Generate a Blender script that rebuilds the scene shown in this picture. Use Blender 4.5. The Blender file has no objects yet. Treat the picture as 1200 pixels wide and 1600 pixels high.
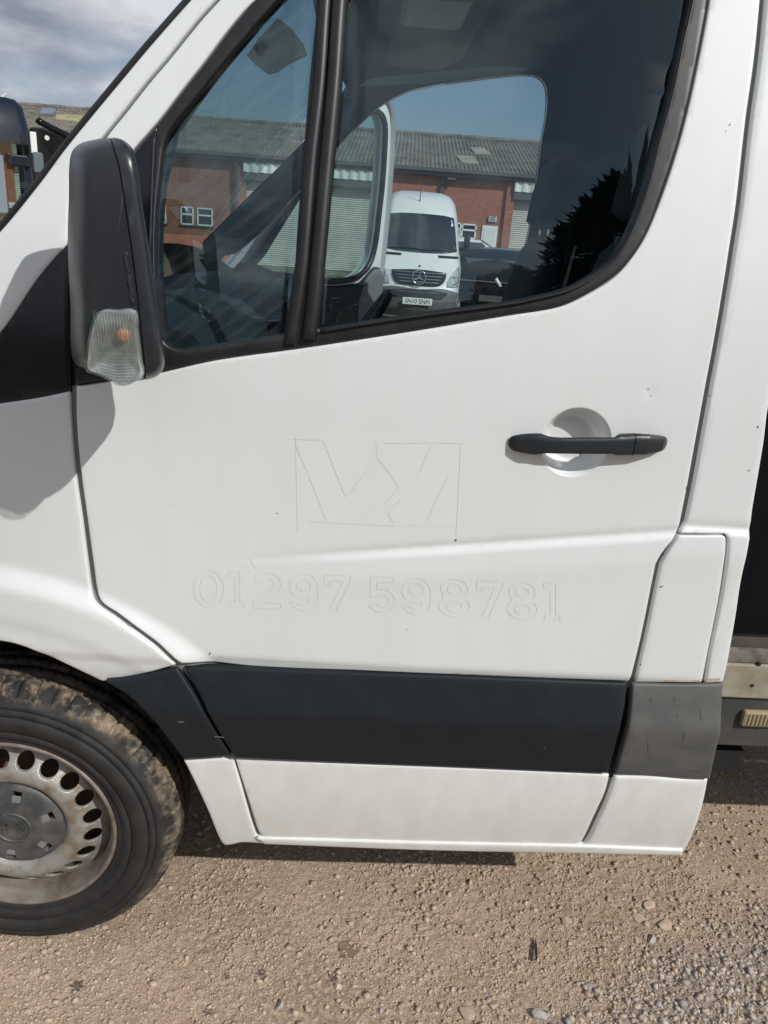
import bpy, bmesh, math, random
import numpy as np
from mathutils import Vector, Matrix
from mathutils.geometry import delaunay_2d_cdt
R = math.radians
rng = np.random.default_rng(7)
random.seed(7)
scn = bpy.context.scene
COL = scn.collection

# ---------------------------------------------------------------- camera
PITCH, ROLL, YAW, FPX = R(20.1), R(4.2), R(-3.0), 1155.0
CAM = np.array([0.0, -1.293, 1.612])
Fv = np.array([-math.sin(YAW)*math.cos(PITCH), math.cos(YAW)*math.cos(PITCH), -math.sin(PITCH)])
Rv = np.array([math.cos(YAW), math.sin(YAW), 0.0]); Uv = np.cross(Rv, Fv)
R2 = Rv*math.cos(ROLL)+Uv*math.sin(ROLL); U2 = -Rv*math.sin(ROLL)+Uv*math.cos(ROLL)
cd = bpy.data.cameras.new('camera'); cam = bpy.data.objects.new('camera', cd); COL.objects.link(cam)
cd.sensor_fit = 'VERTICAL'; cd.sensor_height = 36.0; cd.lens = 36.0*FPX/1600
cd.clip_start = 0.02; cd.clip_end = 3000
M4 = Matrix(((R2[0], U2[0], -Fv[0], CAM[0]), (R2[1], U2[1], -Fv[1], CAM[1]), (R2[2], U2[2], -Fv[2], CAM[2]), (0, 0, 0, 1)))
cam.matrix_world = M4
scn.camera = cam

# ---------------------------------------------------------------- light
SUN = Vector((0.567, -0.529, 0.628)).normalized()      # towards the sun
sl = bpy.data.lights.new('sun', 'SUN'); sl.energy = 3.45; sl.angle = R(0.53); sl.color = (1.0, 0.985, 0.94)
so = bpy.data.objects.new('sun', sl); COL.objects.link(so); so.location = (6, -6, 9)
so.rotation_euler = SUN.to_track_quat('Z', 'Y').to_euler()
W = bpy.data.worlds.new('World'); scn.world = W; W.use_nodes = True
nt = W.node_tree; nt.nodes.clear()
def wn(t, **k):
    n = nt.nodes.new(t)
    for a, b in k.items(): setattr(n, a, b)
    return n
sky = wn('ShaderNodeTexSky', sky_type='NISHITA', sun_disc=False)
sky.sun_elevation = math.asin(SUN.z); sky.sun_rotation = math.atan2(SUN.x, SUN.y)
sky.air_density = 1.0; sky.dust_density = 1.2; sky.ozone_density = 1.5
tc = wn('ShaderNodeTexCoord')
mp = wn('ShaderNodeMapping'); mp.inputs['Scale'].default_value = (1.0, 1.0, 2.6)
mp.inputs['Location'].default_value = (0.35, 0.2, 0.1)
ns = wn('ShaderNodeTexNoise'); ns.inputs['Scale'].default_value = 2.3; ns.inputs['Detail'].default_value = 9; ns.inputs['Roughness'].default_value = 0.56
ns2 = wn('ShaderNodeTexNoise'); ns2.inputs['Scale'].default_value = 4.5; ns2.inputs['Detail'].default_value = 5
cr = wn('ShaderNodeValToRGB'); cr.color_ramp.elements[0].position = 0.47; cr.color_ramp.elements[1].position = 0.57
cc = wn('ShaderNodeValToRGB'); cc.color_ramp.elements[0].position = 0.40; cc.color_ramp.elements[0].color = (3.6, 4.0, 5.0, 1)
cc.color_ramp.elements[1].position = 0.60; cc.color_ramp.elements[1].color = (9.6, 10.0, 10.8, 1)
mx = wn('ShaderNodeMix', data_type='RGBA'); bg = wn('ShaderNodeBackground'); bg.inputs['Strength'].default_value = 0.072
wo = wn('ShaderNodeOutputWorld'); L = nt.links.new
L(tc.outputs['Generated'], mp.inputs['Vector']); L(mp.outputs['Vector'], ns.inputs['Vector']); L(mp.outputs['Vector'], ns2.inputs['Vector'])
sx = wn('ShaderNodeSeparateXYZ'); L(tc.outputs['Generated'], sx.inputs[0]); bi = wn('ShaderNodeMath', operation='MULTIPLY_ADD'); bi.inputs[1].default_value = -0.68; b2 = wn('ShaderNodeMath', operation='MULTIPLY_ADD'); b2.inputs[1].default_value = -0.18; L(sx.outputs['Y'], b2.inputs[0]); L(ns.outputs['Fac'], b2.inputs[2])
L(sx.outputs['X'], bi.inputs[0]); L(b2.outputs[0], bi.inputs[2]); L(bi.outputs[0], cr.inputs['Fac']); L(ns2.outputs['Fac'], cc.inputs['Fac'])
L(cr.outputs['Color'], mx.inputs['Factor']); L(sky.outputs['Color'], mx.inputs['A']); L(cc.outputs['Color'], mx.inputs['B'])
L(mx.outputs['Result'], bg.inputs['Color']); L(bg.outputs['Background'], wo.inputs['Surface'])
scn.view_settings.view_transform = 'Standard'; scn.view_settings.look = 'None'
scn.view_settings.exposure = 0.0; scn.view_settings.gamma = 1.0; scn.view_settings.use_curve_mapping = False
scn.render.engine = 'CYCLES'
scn.cycles.max_bounces = 10; scn.cycles.transparent_max_bounces = 16; scn.cycles.sample_clamp_indirect = 8

# ---------------------------------------------------------------- materials
def mat(name, base, rough=0.5, metal=0.0, coat=0.0, coat_r=0.05, spec=0.5, var=None, vscale=8.0, vamt=0.5,
        bump=0.0, bscale=60.0, stretch=None, detail=6, vlo=0.4, vhi=0.65):
    """Principled with a noise tint towards `var` and optional fine relief."""
    m = bpy.data.materials.new(name); m.use_nodes = True
    t = m.node_tree; p = t.nodes['Principled BSDF']
    p.inputs['Base Color'].default_value = (*base, 1); p.inputs['Roughness'].default_value = rough
    p.inputs['Metallic'].default_value = metal; p.inputs['Specular IOR Level'].default_value = spec
    p.inputs['Coat Weight'].default_value = coat; p.inputs['Coat Roughness'].default_value = coat_r
    c = t.nodes.new('ShaderNodeTexCoord'); g = t.nodes.new('ShaderNodeMapping')
    t.links.new(c.outputs['Object'], g.inputs['Vector'])
    if stretch: g.inputs['Scale'].default_value = stretch
    if var is not None:
        n = t.nodes.new('ShaderNodeTexNoise'); n.inputs['Scale'].default_value = vscale; n.inputs['Detail'].default_value = detail
        n.inputs['Roughness'].default_value = 0.6
        r = t.nodes.new('ShaderNodeMapRange'); r.inputs['From Min'].default_value = vlo; r.inputs['From Max'].default_value = vhi
        r.inputs['To Max'].default_value = vamt
        x = t.nodes.new('ShaderNodeMix'); x.data_type = 'RGBA'
        x.inputs['A'].default_value = (*base, 1); x.inputs['B'].default_value = (*var, 1)
        t.links.new(g.outputs['Vector'], n.inputs['Vector']); t.links.new(n.outputs['Fac'], r.inputs['Value'])
        t.links.new(r.outputs['Result'], x.inputs['Factor']); t.links.new(x.outputs['Result'], p.inputs['Base Color'])
    if bump:
        n = t.nodes.new('ShaderNodeTexNoise'); n.inputs['Scale'].default_value = bscale; n.inputs['Detail'].default_value = 4
        b = t.nodes.new('ShaderNodeBump'); b.inputs['Strength'].default_value = bump; b.inputs['Distance'].default_value = 0.004
        t.links.new(c.outputs['Object'], n.inputs['Vector']); t.links.new(n.outputs['Fac'], b.inputs['Height'])
        t.links.new(b.outputs['Normal'], p.inputs['Normal'])
    return m
def glassmat(name, tint=(0.55, 0.68, 0.66), refl=1.0, ior=1.52, smear=0.0):
    m = bpy.data.materials.new(name); m.use_nodes = True; t = m.node_tree; t.nodes.clear()
    o = t.nodes.new('ShaderNodeOutputMaterial'); tr = t.nodes.new('ShaderNodeBsdfTransparent'); gl = t.nodes.new('ShaderNodeBsdfGlossy')
    tr.inputs['Color'].default_value = (*tint, 1); gl.inputs['Roughness'].default_value = 0.0; gl.inputs['Color'].default_value = (.72, .93, 1, 1)
    ge = t.nodes.new('ShaderNodeNewGeometry'); vd = t.nodes.new('ShaderNodeVectorMath'); vd.operation = 'DOT_PRODUCT'
    t.links.new(ge.outputs['Normal'], vd.inputs[0]); t.links.new(ge.outputs['Incoming'], vd.inputs[1])
    def mth(op, a, b=None):
        n = t.nodes.new('ShaderNodeMath'); n.operation = op
        for i, q in enumerate((a, b)):
            if q is None: continue
            if isinstance(q, (int, float)): n.inputs[i].default_value = q
            else: t.links.new(q, n.inputs[i])
        return n.outputs[0]
    sch = mth('POWER', mth('SUBTRACT', 1.0, mth('ABSOLUTE', vd.outputs['Value'])), 5.0)
    mu = t.nodes.new('ShaderNodeMath'); mu.operation = 'MULTIPLY_ADD'; mu.inputs[1].default_value = 0.85; mu.inputs[2].default_value = 0.045*refl; mu.use_clamp = True
    mi = t.nodes.new('ShaderNodeMixShader')
    t.links.new(sch, mu.inputs[0]); t.links.new(mu.outputs[0], mi.inputs['Fac'])
    t.links.new(tr.outputs[0], mi.inputs[1]); t.links.new(gl.outputs[0], mi.inputs[2])
    last = mi
    if smear:
        d = t.nodes.new('ShaderNodeBsdfDiffuse'); d.inputs['Color'].default_value = (0.55, 0.55, 0.52, 1)
        c = t.nodes.new('ShaderNodeTexCoord'); g = t.nodes.new('ShaderNodeMapping'); g.vector_type = 'TEXTURE'; g.inputs['Rotation'].default_value = (0, R(-38), 0); g.inputs['Scale'].default_value = (.35, .35, .03)
        n = t.nodes.new('ShaderNodeTexNoise'); n.inputs['Scale'].default_value = 2.5; n.inputs['Detail'].default_value = 6
        r = t.nodes.new('ShaderNodeMapRange'); r.inputs['From Min'].default_value = 0.45; r.inputs['From Max'].default_value = 0.75; r.inputs['To Max'].default_value = smear
        m2 = t.nodes.new('ShaderNodeMixShader')
        t.links.new(c.outputs['Object'], g.inputs['Vector']); t.links.new(g.outputs['Vector'], n.inputs['Vector']); t.links.new(n.outputs['Fac'], r.inputs['Value'])
        t.links.new(r.outputs['Result'], m2.inputs['Fac']); t.links.new(mi.outputs[0], m2.inputs[1]); t.links.new(d.outputs[0], m2.inputs[2]); last = m2
    t.links.new(last.outputs[0], o.inputs['Surface'])
    return m
PAINT = mat('white_paint', (0.735, 0.76, 0.76), rough=0.38, coat=0.9, coat_r=0.04, var=(0.70, 0.69, 0.66), vscale=5, vamt=0.3, stretch=(3, 1, 0.7), bump=0.006, bscale=160)
PAINT_LOW = mat('white_paint_dusty', (0.735, 0.745, 0.72), rough=0.5, coat=0.35, coat_r=0.12, var=(0.62, 0.58, 0.50), vscale=9, vamt=0.35, stretch=(2, 1, 1), bump=0.012, bscale=160)
STRIP = mat('dark_strip_plastic', (0.0145, 0.0175, 0.0215), rough=0.5, spec=0.22, var=(0.035, 0.037, 0.038), vscale=14, vamt=0.30, vlo=0.5, vhi=0.8, bump=0.03, bscale=900)
STRIP_WORN = mat('weathered_strip_plastic', (0.085, 0.088, 0.088), rough=0.55, var=(0.13, 0.125, 0.112), vscale=9, vamt=0.8, stretch=(1, 1, 2), bump=0.06, bscale=500)
RUBBER = mat('black_rubber', (0.011, 0.011, 0.013), rough=0.42, var=(0.028, 0.027, 0.026), vscale=20, vamt=0.5, bump=0.015, bscale=400)
SATIN = mat('black_satin_trim', (0.006, 0.007, 0.010), rough=0.22, bump=0.02, bscale=300)
MIRR = mat('mirror_plastic', (0.020, 0.022, 0.027), rough=0.33, var=(0.05, 0.05, 0.052), vscale=16, vamt=0.4, bump=0.02, bscale=700, vlo=0.48, vhi=0.75)
HANDLE = mat('handle_plastic', (0.017, 0.021, 0.025), rough=0.36, var=(0.035, 0.036, 0.038), vscale=30, vamt=0.4, bump=0.03, bscale=900)
DARK = mat('underbody_black', (0.008, 0.008, 0.009), rough=0.8)
GAP = mat('shut_line_shade', (0.20, 0.20, 0.195), rough=0.6)  # mid grey painted in place of the shade inside the panel gaps
GLASS = glassmat('side_glass', (0.64, 0.755, 0.785), 1.8)
QGLASS = glassmat('quarter_glass', (0.57, 0.70, 0.73), 1.8, smear=0.045)
WSGLASS = glassmat('windscreen_glass', (0.72, 0.82, 0.80), 1.0)
CHROME = mat('chrome', (0.75, 0.75, 0.76), rough=0.12, metal=1.0)
MIRRORG = mat('mirror_glass', (0.85, 0.87, 0.88), rough=0.0, metal=1.0)

# ---------------------------------------------------------------- helpers
def pxray(px, py): return Fv + R2*(px-600)/FPX + U2*(800-py)/FPX
def atplane(px, py, y):
    r = pxray(px, py); return CAM + r*((y-CAM[1])/r[1])
def atdist(px, py, d):
    r = pxray(px, py); h = np.array([-math.sin(YAW), math.cos(YAW), 0]); return CAM + r*(d/(r@h))
def atground(px, py, z=0.0):
    r = pxray(px, py); return CAM + r*((z-CAM[2])/r[2])
def thing(name, label, cat, loc=(0, 0, 0), rz=0.0, group=None, kind=None):
    o = bpy.data.objects.new(name, None); COL.objects.link(o); o.empty_display_size = 0.1
    o.location = tuple(float(v) for v in loc); o.rotation_euler = (0, 0, rz)
    tag(o, label, cat, group, kind); return o
def tag(o, label=None, cat=None, group=None, kind=None):
    if label: o['label'] = label
    if cat: o['category'] = cat
    if group: o['group'] = group
    if kind: o['kind'] = kind
    return o
def wloc(o):
    v = np.zeros(3)
    while o is not None: v += np.array(o.location); o = o.parent
    return v
def link(name, me, m, parent=None, smooth=True, world=False, loc=None):
    if world and parent is not None:
        d = wloc(parent)
        if np.abs(d).max() > 0: me.transform(Matrix.Translation(Vector(-d)))
    o = bpy.data.objects.new(name, me); COL.objects.link(o)
    if parent is not None: o.parent = parent
    if loc is not None: o.location = loc
    for mm in (m if isinstance(m, (list, tuple)) else [m]): me.materials.append(mm)
    if smooth: me.polygons.foreach_set('use_smooth', [True]*len(me.polygons))
    me.update(); return o
def sharp(o, ang=35):
    me = o.data; bm = bmesh.new(); bm.from_mesh(me); a = R(ang)
    for e in bm.edges:
        if len(e.link_faces) == 2 and e.calc_face_angle(0) > a: e.smooth = False
    bm.to_mesh(me); bm.free(); return o
def bevel(o, w, seg=2):
    md = o.modifiers.new('bevel', 'BEVEL'); md.width = w; md.segments = seg; md.limit_method = 'ANGLE'; md.angle_limit = R(35); return o
class MB:
    def __init__(s): s.v = []; s.f = []
    def add(s, vs, fs):
        b = len(s.v); s.v += [tuple(map(float, p)) for p in vs]; s.f += [tuple(i+b for i in f) for f in fs]; return s
    def box(s, c, d, rot=None):
        hx, hy, hz = d[0]/2, d[1]/2, d[2]/2
        P = [Vector((x*hx, y*hy, z*hz)) for x in (-1, 1) for y in (-1, 1) for z in (-1, 1)]
        if rot is not None: P = [rot @ p for p in P]
        P = [p+Vector(c) for p in P]
        return s.add(P, [(0, 1, 3, 2), (4, 6, 7, 5), (0, 4, 5, 1), (2, 3, 7, 6), (0, 2, 6, 4), (1, 5, 7, 3)])
    def box2(s, a, b):
        return s.box([(a[i]+b[i])/2 for i in range(3)], [abs(b[i]-a[i]) for i in range(3)])
    def tube(s, pts, rad, n=8, caps=True, sq=1.0):
        pts = [Vector(p) for p in pts]; m = len(pts); rr = rad if isinstance(rad, (list, tuple)) else [rad]*m
        b = []; up = Vector((0, 0, 1)); prev = None
        for i, p in enumerate(pts):
            t = (pts[min(i+1, m-1)]-pts[max(i-1, 0)]).normalized()
            if prev is None: a = t.orthogonal().normalized()
            else: a = (prev-t*prev.dot(t)).normalized()
            prev = a; c = t.cross(a)
            b += [p+(a*math.cos(2*math.pi*k/n)+c*math.sin(2*math.pi*k/n)*sq)*rr[i] for k in range(n)]
        f = [(i*n+k, i*n+(k+1) % n, (i+1)*n+(k+1) % n, (i+1)*n+k) for i in range(m-1) for k in range(n)]
        if caps: f += [tuple(range(n))[::-1], tuple((m-1)*n+k for k in range(n))]
        return s.add(b, f)
    def loft(s, rings, caps=True, closed=True):
        n = len(rings[0]); b = [p for r in rings for p in r]; m = len(rings); kk = n if closed else n-1
        f = [(i*n+k, i*n+(k+1) % n, (i+1)*n+(k+1) % n, (i+1)*n+k) for i in range(m-1) for k in range(kk)]
        if caps: f += [tuple(range(n))[::-1], tuple((m-1)*n+k for k in range(n))]
        return s.add(b, f)
    def lathe(s, prof, n=64, axis='y', c=(0, 0, 0), a0=0, a1=2*math.pi):
        full = abs(a1-a0-2*math.pi) < 1e-6; N = n if full else n+1; b = []
        for r, h in prof:
            for k in range(N):
                a = a0+(a1-a0)*k/n
                if axis == 'y': b.append((c[0]+r*math.cos(a), c[1]+h, c[2]+r*math.sin(a)))
                elif axis == 'x': b.append((c[0]+h, c[1]+r*math.cos(a), c[2]+r*math.sin(a)))
                else: b.append((c[0]+r*math.cos(a), c[1]+r*math.sin(a), c[2]+h))
        f = [(i*N+k, i*N+(k+1) % N, (i+1)*N+(k+1) % N, (i+1)*N+k) for i in range(len(prof)-1) for k in range(n)]
        return s.add(b, f)
    def mesh(s, name='m', fix=True):
        me = bpy.data.meshes.new(name); me.from_pydata(s.v, [], s.f)
        if fix:
            bm = bmesh.new(); bm.from_mesh(me); bmesh.ops.recalc_face_normals(bm, faces=bm.faces); bm.to_mesh(me); bm.free()
        return me
    def build(s, name, m, parent=None, smooth=False, world=False, ang=None, bev=0, seg=2):
        o = link(name, s.mesh(name), m, parent, smooth or ang is not None, world)
        if ang is not None: sharp(o, ang)
        if bev: bevel(o, bev, seg)
        return o
def resample(pts, step):
    P = [np.array(p[:2], float) for p in pts]; C = [len(p) > 2 for p in pts]; n = len(P); out = []
    for i in range(n):
        a, b = P[i], P[(i+1) % n]; l = np.linalg.norm(b-a)
        if l < 1e-9: continue
        def tan(k, seg):
            if C[k]: return seg
            d = P[(k+1) % n]-P[k-1]; q = np.linalg.norm(d); return d/q*l if q > 1e-9 else seg
        ta, tb = tan(i, b-a), tan((i+1) % n, b-a); m = max(1, int(math.ceil(l/step)))
        for k in range(m):
            t = k/m; out.append((2*t**3-3*t**2+1)*a+(t**3-2*t**2+t)*ta+(-2*t**3+3*t**2)*b+(t**3-t**2)*tb)
    return np.array(out)
def area(p): x, y = p[:, 0], p[:, 1]; return 0.5*np.sum(x*np.roll(y, -1)-np.roll(x, -1)*y)
def inset(p, d):
    e = np.roll(p, -1, 0)-p; e /= np.maximum(np.linalg.norm(e, axis=1, keepdims=True), 1e-9)
    nrm = np.stack([-e[:, 1], e[:, 0]], 1); a = nrm+np.roll(nrm, 1, 0)
    a /= np.maximum(np.sum(a*a, axis=1, keepdims=True)/2, 0.6); return p+a*d
def inside(pts, poly):
    x, y = pts[:, 0], pts[:, 1]; r = np.zeros(len(pts), bool)
    x0, y0 = poly[:, 0], poly[:, 1]; x1, y1 = np.roll(x0, -1), np.roll(y0, -1)
    for i in range(len(poly)):
        if y0[i] == y1[i]: continue
        r ^= ((y0[i] > y) != (y1[i] > y)) & (x < (x1[i]-x0[i])*(y-y0[i])/(y1[i]-y0[i])+x0[i])
    return r
def mindist(pts, b):
    r = np.full(len(pts), 1e9)
    for i in range(0, len(pts), 4000):
        q = pts[i:i+4000]; r[i:i+4000] = np.sqrt(((q[:, None, :]-b[None, :, :])**2).sum(2).min(1))
    return r
def panel(name, outline, mapf, m, parent, holes=(), step=0.012, grid=0.012, edge=0.003, flange=0.014, inn=(0, 1, 0), world=True, back=True, extra=None):
    """a curved sheet: outline in (a,b), mapped to 3D by mapf(a,b)->(n,3); rounded, folded-back edges."""
    inn = np.array(inn, float)
    loops = []
    for i, o in enumerate([outline]+list(holes)):
        p = resample(o, step)
        if (area(p) > 0) != (i == 0): p = p[::-1]
        loops.append(p)
    V = []; D = []; E = []; rings = []
    for p in loops:
        for d, y in ((0, edge*0.9), (edge*0.3, edge*0.25), (edge, 0.0)):
            b = len(V); q = inset(p, d) if d else p; n = len(q)
            if d == 0: rings.append((b, n))
            V += list(q); D += [y]*n
            if d == 0: E += [(b+k, b+(k+1) % n) for k in range(n)]
    lo, hi = loops[0].min(0), loops[0].max(0)
    gx = np.arange(lo[0]+grid*0.37, hi[0], grid); gy = np.arange(lo[1]+grid*0.41, hi[1], grid)
    if len(gx) and len(gy):
        G = np.stack(np.meshgrid(gx, gy), -1).reshape(-1, 2)
        if extra is not None: G = np.vstack([G[mindist(G, extra) > grid*.55], extra])
        k = inside(G, loops[0])
        for h in loops[1:]: k &= ~inside(G, h)
        G = G[k]
        if len(G):
            G = G[mindist(G, np.vstack(loops)) > max(edge*1.6, step*0.35)]
        V += list(G); D += [0.0]*len(G)
    r = delaunay_2d_cdt([Vector((float(a), float(b))) for a, b in V], E, [], 0, 1e-7)
    P = np.array([tuple(q) for q in r[0]]); T = [f for f in r[2] if len(f) == 3]
    orig = r[3]; dd = np.array([D[o[0]] if len(o) else edge*0.9 for o in orig])
    T = np.array(T); cen = P[T].mean(1)
    k = inside(cen, loops[0])
    for h in loops[1:]: k &= ~inside(cen, h)
    T = T[k]
    X = mapf(P[:, 0], P[:, 1])+dd[:, None]*inn
    verts = X.tolist(); faces = T.tolist()
    # orientation: outward = -inn
    a, b, c = X[T[:, 0]], X[T[:, 1]], X[T[:, 2]]
    s = (np.cross(b-a, c-a)@(-inn)).sum()
    if s < 0: faces = [f[::-1] for f in faces]
    inv = {}
    for i, o in enumerate(orig):
        for q in o: inv[q] = i
    if back:
        for b0, n in rings:
            ids = [inv[b0+k2] for k2 in range(n)]; base = len(verts)
            verts += [tuple(np.array(verts[i])+inn*flange) for i in ids]
            for k2 in range(n):
                f = (ids[k2], base+k2, base+(k2+1) % n, ids[(k2+1) % n])
                faces.append(f if s > 0 else f[::-1])
    me = bpy.data.meshes.new(name); me.from_pydata(verts, [], faces); me.validate()
    return link(name, me, m, parent, True, world)

# ---------------------------------------------------------------- the van's side surface
def sst(t): t = np.clip(t, 0, 1); return t*t*(3-2*t)
def S0(x, z):
    x = np.asarray(x, float); z = np.asarray(z, float); y = np.zeros(np.broadcast(x, z).shape)
    t = np.clip((0.58-z)/0.25, 0, 1.4); y = y+0.030*t**2
    t = np.clip(z-1.30, 0, None); y = y+np.where(t < 0.34, 0.5*0.56*t*t, 0.5*0.56*0.34**2+0.56*0.34*(t-0.34))
    t = np.clip(-0.42-x, 0, None); y = y+0.20*t**2
    return y
def unproj(px, py, fn, off=0.0):
    y = 0.0
    for _ in range(14):
        p = atplane(px, py, y); y = float(fn(p[0], p[2]))+off
    return atplane(px, py, y)
A0 = unproj(330, 880, S0); A1 = unproj(1057, 832, S0)
WC = atplane(17, 1293, 0.0); WX, WZ = float(WC[0]), 0.352
FLR = 0.622; 
def crease_z(x): return A0[2]+(A1[2]-A0[2])*(x-A0[0])/(A1[0]-A0[0])
CUP = unproj(899.5, 692, S0)
def S(x, z):
    x = np.asarray(x, float); z = np.asarray(z, float); y = S0(x, z)
    amp = sst((x-A0[0]+0.03)/0.45); zc = crease_z(x)
    y = y-0.0054*amp*sst((zc-z+.002)/0.017)*(1-0.35*sst((zc-0.03-z)/0.10))+0.002*amp*np.exp(-((z-zc-0.005)/0.006)**2)
    y = y-0.004*amp*sst((zc-z)/0.06)
    # lower fold of the door skin just above the strip
    y = y+0.006*sst((0.815-z)/0.020)
    # wheel arch flare
    r = np.hypot((x-WX), (z-WZ)*0.985)
    fl = sst((FLR+.006-r)/0.050)*sst((z-0.70)/0.10)
    y = y-0.020*fl+0.003*sst((0.53-r)/0.035)*sst((z-0.7)/0.1)
    # soft shoulder under the window line
    return y
def Scup(x, z):
    y = S(x, z); r = np.hypot(np.asarray(x)-CUP[0], (np.asarray(z)-CUP[2])*1.0)
    y = y+0.036*sst((0.0640-r)/0.026)**.8+0.003*sst((0.0650-r)/.003)
    r2 = np.hypot(np.asarray(x)-DENT[0], np.asarray(z)-DENT[2]); return y+0.0012*np.exp(-(r2/0.012)**2)
DENT = unproj(1016, 615, S0)
def on(px, py, fn=S, off=0.0): return unproj(px, py, fn, off)
def xz(pts, fn=S, off=0.0):
    out = []
    for p in pts:
        q = on(p[0], p[1], fn, off); out.append((q[0], q[2]) if len(p) == 2 else (q[0], q[2], 1))
    return out
def sheet(fn, off=0.0): return lambda a, b: np.stack([a, fn(a, b)+off, b], 1)
def side(name, px, m, parent, fn=S, off=0.0, holes=(), **k):
    return panel(name, xz(px, fn, off), sheet(fn, off), m, parent, holes=[xz(h, fn, off) for h in holes], **k)

# ================================================================ SETTING: ground
def vnoise(x, y, s, seed):
    g = np.random.default_rng(seed); T = g.random((256, 256)); x = x*s; y = y*s
    i = np.floor(x).astype(int); j = np.floor(y).astype(int); u = x-i; v = y-j; u = u*u*(3-2*u); v = v*v*(3-2*v)
    a = T[i & 255, j & 255]; b = T[(i+1) & 255, j & 255]; c = T[i & 255, (j+1) & 255]; d = T[(i+1) & 255, (j+1) & 255]
    return (a*(1-u)+b*u)*(1-v)+(c*(1-u)+d*u)*v-0.5
def gravelmask(x, y):
    """1 where loose grey gravel lies, 0 on the packed tan dirt."""
    m = vnoise(x, y, 1.7, 3)*0.8+vnoise(x, y, 5.0, 4)*0.45+vnoise(x, y, 14, 5)*0.2
    e = (0.29*(x-0.29)-0.14-y)*5.5
    return np.clip(np.clip(e, -1.2, 1)+m*1.2+0.20+0.30*np.clip((x-.1)/.8, 0, 1), 0, 1)
def smooth_dirt(x, y): return np.clip(.35+3.2*vnoise(x, y, 2.1, 61)+1.6*vnoise(x, y, 7.5, 62)-.5*np.clip(x, 0, 1), 0, 1)
def gh(x, y):
    h = 0.010*vnoise(x, y, 3.1, 11)+0.005*vnoise(x, y, 11, 12)+0.0030*vnoise(x, y, 37, 13)+0.0045*vnoise(x, y, 83, 14)+0.0042*vnoise(x, y, 150, 15)
    g = gravelmask(x, y); sm = smooth_dirt(x, y)*(1-g); h = h*(0.8+0.5*g)*(1-.62*sm)+0.0030*vnoise(x, y, 210, 16)*(1-.6*sm)
    h = h-0.012
    r = np.hypot((x-WX)/0.30, (y-0.11)/0.22); h = h*(1-np.exp(-r**4)*1.0)-0.002*np.exp(-r**4)
    f = np.clip((np.hypot(x, y)-12)/20, 0, 1); return h*(1-f)-0.012*f
def axis(a, b, st, lo, hi):
    c = list(np.arange(a, b, st)); s = st; v = a
    left = []
    while v > lo: s *= 1.13; v -= s; left.append(max(v, lo))
    s = st; v = c[-1]; right = []
    while v < hi: s *= 1.13; v += s; right.append(min(v, hi))
    return np.array(left[::-1]+c+right)
gx = axis(-1.0, 1.75, 0.0042, -600, 600); gy = axis(-0.62, 0.62, 0.0042, -600, 900)
GX, GY = np.meshgrid(gx, gy, indexing='ij'); GZ = gh(GX, GY)
nx, ny = GX.shape
v = np.stack([GX, GY, GZ], -1).reshape(-1, 3); ids = np.arange(nx*ny).reshape(nx, ny)
q = np.stack([ids[:-1, :-1], ids[1:, :-1], ids[1:, 1:], ids[:-1, 1:]], -1).reshape(-1, 4)
me = bpy.data.meshes.new('ground'); me.vertices.add(len(v)); me.vertices.foreach_set('co', v.ravel())
me.loops.add(q.size); me.loops.foreach_set('vertex_index', q.ravel().astype(np.int32))
me.polygons.add(len(q)); me.polygons.foreach_set('loop_start', np.arange(0, q.size, 4, dtype=np.int32)); me.update(calc_edges=True)
at_ = me.attributes.new('gravel', 'FLOAT', 'POINT'); at_.data.foreach_set('value', gravelmask(v[:, 0], v[:, 1]).astype(np.float32))
gm = bpy.data.materials.new('packed_dirt'); gm.use_nodes = True; t = gm.node_tree; p = t.nodes['Principled BSDF']
p.inputs['Roughness'].default_value = 0.95; p.inputs['Specular IOR Level'].default_value = 0.2
tcn = t.nodes.new('ShaderNodeTexCoord')
def gnoise(s, d, lo, hi, a, b, src):
    n = t.nodes.new('ShaderNodeTexNoise'); n.inputs['Scale'].default_value = s; n.inputs['Detail'].default_value = d; n.inputs['Roughness'].default_value = 0.65
    t.links.new(tcn.outputs['Object'], n.inputs['Vector'])
    r = t.nodes.new('ShaderNodeMapRange'); r.inputs['From Min'].default_value = lo; r.inputs['From Max'].default_value = hi; r.inputs['To Min'].default_value = a; r.inputs['To Max'].default_value = b
    t.links.new(n.outputs['Fac'], r.inputs['Value']); return r
def gmix(fac, A, B, mode='MIX'):
    x = t.nodes.new('ShaderNodeMix'); x.data_type = 'RGBA'; x.blend_type = mode
    if isinstance(fac, (int, float)): x.inputs['Factor'].default_value = fac
    else: t.links.new(fac, x.inputs['Factor'])
    for k, c in (('A', A), ('B', B)):
        if isinstance(c, tuple): x.inputs[k].default_value = (*c, 1)
        else: t.links.new(c, x.inputs[k])
    return x.outputs['Result']
ga = t.nodes.new('ShaderNodeAttribute'); ga.attribute_name = 'gravel'
c1 = gmix(gnoise(2.2, 8, 0.40, 0.60, 0, 1, 0).outputs[0], (0.58, 0.43, 0.305), (0.40, 0.295, 0.215))
c2 = gmix(gnoise(85, 4, 0.42, 0.62, 0, 0.75, 0).outputs[0], c1, (0.72, 0.57, 0.43))
c2b = gmix(gnoise(190, 4, 0.50, 0.66, 0, 0.75, 0).outputs[0], c2, (0.22, 0.155, 0.105))
cg = gmix(gnoise(150, 4, 0.40, 0.60, 0, 1, 0).outputs[0], (0.33, 0.26, 0.215), (0.48, 0.39, 0.325))
c3 = gmix(ga.outputs['Fac'], c2b, cg)
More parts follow.
